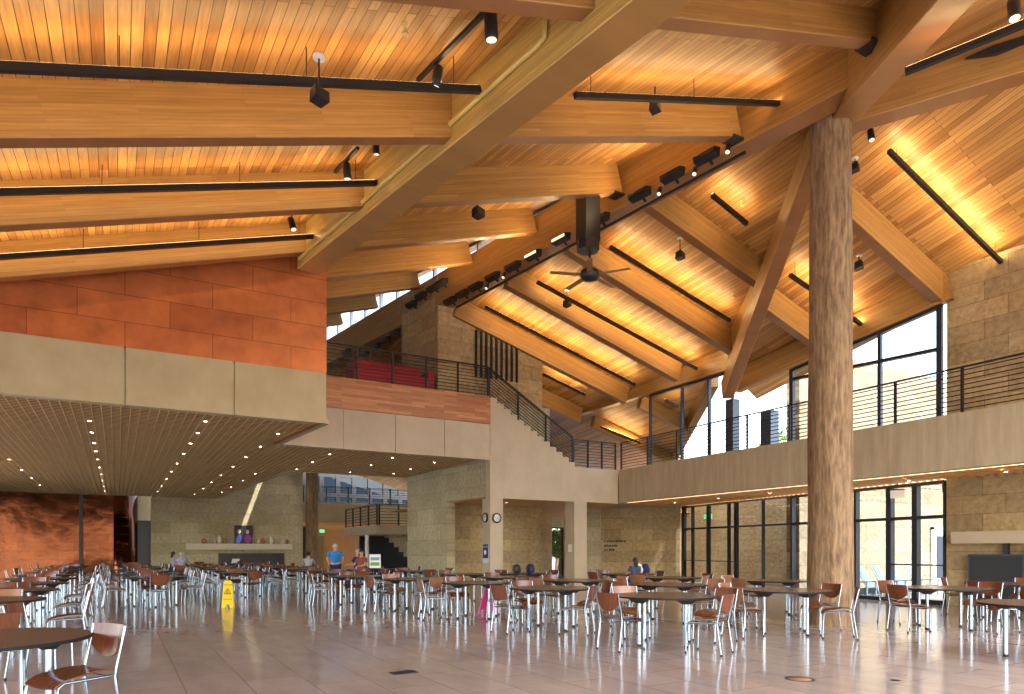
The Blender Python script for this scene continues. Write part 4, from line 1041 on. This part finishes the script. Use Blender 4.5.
def person(p, rz, label, pose, shirt, pants, hair, hh=1.0, long_hair=False):
    off = max(0, .505 - .44 * hh) if pose == 'sit' else 0
    p = Vector(p) + Vector((0, 0, off))
    r = empty('person', p, rz, label, 'person')     # faces local +y
    sit = pose == 'sit'; zh = .61 if sit else .92
    kn = lambda s: (s * .11, .42, .60) if sit else (s * .10, .02, .50)
    an = lambda s: (s * .11, .44, .09 - off / hh) if sit else (s * .11, -.01, .09)
    el = lambda s: (s * .27, .10 if sit else -.03, zh + .24); wr = lambda s: (s * .22, .33 if sit else .07, zh + (.22 if sit else .02))
    C = [(0, 0, zh, .15, .11), (0, 0, zh + .22, .14, .10), (0, -.02, zh + .42, .16, .11), (0, -.01, zh + .52, .07, .06), (0, 0, zh + .60, .05, .05), (0, .02, zh + .68, .085, .095), (0, .015, zh + .77, .075, .09)]
    E = [(0, 1), (1, 2), (2, 3), (3, 4), (4, 5), (5, 6)]
    for s in (-1, 1):
        b = len(C); C += [(s * .19, -.01, zh + .47, .06, .06), (*el(s), .042), (*wr(s), .030)]; E += [(2, b), (b, b + 1), (b + 1, b + 2)]
        hand(C, E, b + 2, (0, .8, -.2) if sit else (0, .1, -1), s)
        b = len(C); C += [(s * .10, .0, zh - .04, .09, .09), (*kn(s), .062), (*an(s), .042), (an(s)[0], an(s)[1] + .14, .035, .038, .03)]; E += [(0, b), (b, b + 1), (b + 1, b + 2), (b + 2, b + 3)]
    body = skinned('body', C, E, 'skin', r)
    f = MB(); 
    f.ball((-.032, .098, zh + .715), .011, .008, .008, 8, 6).ball((.032, .098, zh + .715), .011, .008, .008, 8, 6)
    f.build('eyes', 'hair_dark', r)
    MB().ball((0, .112, zh + .685), .013, .018, .022, 8, 6).ball((-.083, .02, zh + .70), .012, .02, .032, 8, 6).ball((.083, .02, zh + .70), .012, .02, .032, 8, 6).build('face', 'skin', r)
    MB().ball((0, -.012, zh + .745), .098, .108, .105).build('hair', hair, r)
    if long_hair: MB().ball((0, -.07, zh + .62), .095, .06, .17).build('hair', hair, r)
    S = [(0, 0, zh - .03, .175, .135), (0, 0, zh + .22, .165, .125), (0, -.02, zh + .42, .185, .13), (0, -.015, zh + .51, .09, .08)]; SE = [(0, 1), (1, 2), (2, 3)]
    for s in (-1, 1):
        b = len(S); e = Vector(el(s)); a = Vector((s * .19, -.01, zh + .47)); m_ = a.lerp(e, .75)
        S += [(*a, .078, .078), (*m_, .062)]; SE += [(2, b), (b, b + 1)]
    skinned('shirt', S, SE, shirt, r)
    T = [(0, 0, zh - .02, .165, .125)]; TE = []
    for s in (-1, 1):
        b = len(T); T += [(s * .10, 0, zh - .07, .10, .10), (*kn(s), .078), (*an(s), .062)]; TE += [(0, b), (b, b + 1), (b + 1, b + 2)]
    skinned('trousers', T, TE, pants, r)
    for s in (-1, 1):
        a = an(s); MB().ball((a[0], a[1] + .06, a[2] - .05), .05, .13, .045).build('shoe', 'black', r)
    r.scale = (hh, hh, hh)
    return r
person(ground(335.5, 25.6), fwd + .1, 'person in a bright blue shirt standing with back turned', 'stand', 'blue_shirt', 'navy', 'hair_grey', .94).scale = (1.12, 1.05, .94)
for (px, d, rz, lb, sh, hr, lg), g in zip(SEATED, PEOPLE):
    person(g, rz, lb, 'sit', sh, 'denim', hr, .95 if 350 < px < 365 else .70 if px > 600 else .84, lg)
    o = from_proto(chf); o.location = (g.x, g.y, 0); o.rotation_euler = (0, 0, rz); tag(o, 'chair under the ' + ' '.join(lb.split()[:8]), 'chair', 'chairs with people')

# backpacks
def backpack(p, rz, label, mt, sc):
    r = empty('backpack', p, rz, label, 'bag', None)
    MB().lathe([(.10, 0), (.15, .03), (.16, .16), (.14, .27), (.07, .33), (.001, .345)], n=18).build('body', mt, r)
    MB().ball((0, -.14, .12), .10, .06, .10).build('pocket', mt, r)
    for sx in (-.07, .07): MB().tube([(sx, .12, .30), (sx * 1.2, .19, .22), (sx * 1.2, .17, .08)], .014, 6).build('strap', 'gunmetal', r)
    r.scale = (sc, sc * .8, sc)
for x, y, mt, sc, rz, lb in ((9.95, 16.95, 'black', .78, .3, 'black backpack on the table right of the clock pillar'), (10.35, 16.85, 'navy', .74, 1.2, 'dark blue bag next to the black backpack'), (10.62, 17.3, 'black', .78, -.5, 'second black bag nearer the bright passage door'), (12.75, 14.95, 'whitecloth', .9, .4, 'white bag on the table near the lettered wall'), (13.1, 15.05, 'navy', .85, 1.0, 'navy bag at the right end of the table near the lettered wall')):
    backpack((x, y, .739), rz, lb, mt, sc)
# trees and shrubs outside
def tree(p, h, r, label, seed):
    R3 = random.Random(seed); t = empty('tree', p, 0, label, 'tree')
    MB().tube([(0, 0, -.1), (.1, 0, h * .4), (0, .1, h * .7)], [.16, .12, .06], 10).build('trunk', 'bark', t)
    mb = MB()
    for k in range(900):
        a, b = R3.uniform(0, 6.28), math.acos(R3.uniform(-1, 1)); rr = r * R3.uniform(.45, 1) ** .6
        c = Vector((rr * math.sin(b) * math.cos(a), rr * math.sin(b) * math.sin(a), h * .68 + rr * .85 * math.cos(b)))
        d = Vector((R3.uniform(-1, 1), R3.uniform(-1, 1), R3.uniform(-1, 1))).normalized() * .16; e_ = d.cross(Vector((R3.uniform(-1, 1), .3, .6))).normalized() * .10
        mb.add([c - d, c + e_, c + d, c - e_], [(0, 1, 2, 3)])
    mb.build('crown', 'olive', t)
tree((28.2, 42.2, 0), 4.2, 2.2, 'green tree outside behind the bright passage door', 3)
tree((22.6, 33.5, 0), 2.6, 1.0, 'small green tree right behind the passage door glass', 5)
tree((30, 27, 0), 6.0, 2.2, 'tree outside beyond the balcony corner window', 7)
tree((28.2, 21.4, 0), 8.0, 2.3, 'leafy tree seen through the upper window left of the log column', 9)

# ------------------------------------------------------------------ light
w = bpy.data.worlds.new('sky'); scene.world = w; w.use_nodes = True; nt = w.node_tree
bg = nt.nodes['Background']
sky = nt.nodes.new('ShaderNodeTexSky'); sky.sky_type = 'NISHITA'; sky.sun_disc = False; sky.sun_elevation = math.radians(48); sky.sun_rotation = math.radians(200); sky.air_density = 1.2; sky.dust_density = 2.5
hs = nt.nodes.new('ShaderNodeHueSaturation'); hs.inputs['Saturation'].default_value = .75
nt.links.new(sky.outputs[0], hs.inputs['Color']); nt.links.new(hs.outputs[0], bg.inputs[0]); bg.inputs[1].default_value = .55 * 2.2
sun = bpy.data.lights.new('sun', 'SUN'); sun.energy = 7.; sun.angle = math.radians(.6); sun.color = (1, .93, .82)
so_ = bpy.data.objects.new('sun', sun); COL.objects.link(so_)
sd_ = Vector((-.25, .60, -.76)); so_.rotation_euler = sd_.to_track_quat('-Z', 'Y').to_euler(); so_.location = (0, -20, 40)

# ------------------------------------------------------------------ camera
cam = bpy.data.cameras.new('camera'); co = bpy.data.objects.new('camera', cam); COL.objects.link(co)
co.location = EYE; co.rotation_euler = (PI / 2, 0, -PI / 6)
cam.sensor_width = 36; cam.lens = 36 * F / 1024; cam.shift_x = 0; cam.shift_y = (HOR - 347) / 1024; cam.clip_end = 300; cam.clip_start = .05
scene.camera = co
vs = scene.view_settings; vs.view_transform = 'Standard'; vs.look = 'None'; vs.gamma = 1; vs.exposure = .30; vs.use_curve_mapping = False
scene.cycles.use_denoising = True
scene.cycles.max_bounces = 8; scene.cycles.diffuse_bounces = 4; scene.cycles.glossy_bounces = 4; scene.cycles.transparent_max_bounces = 12
scene.cycles.sample_clamp_indirect = 6
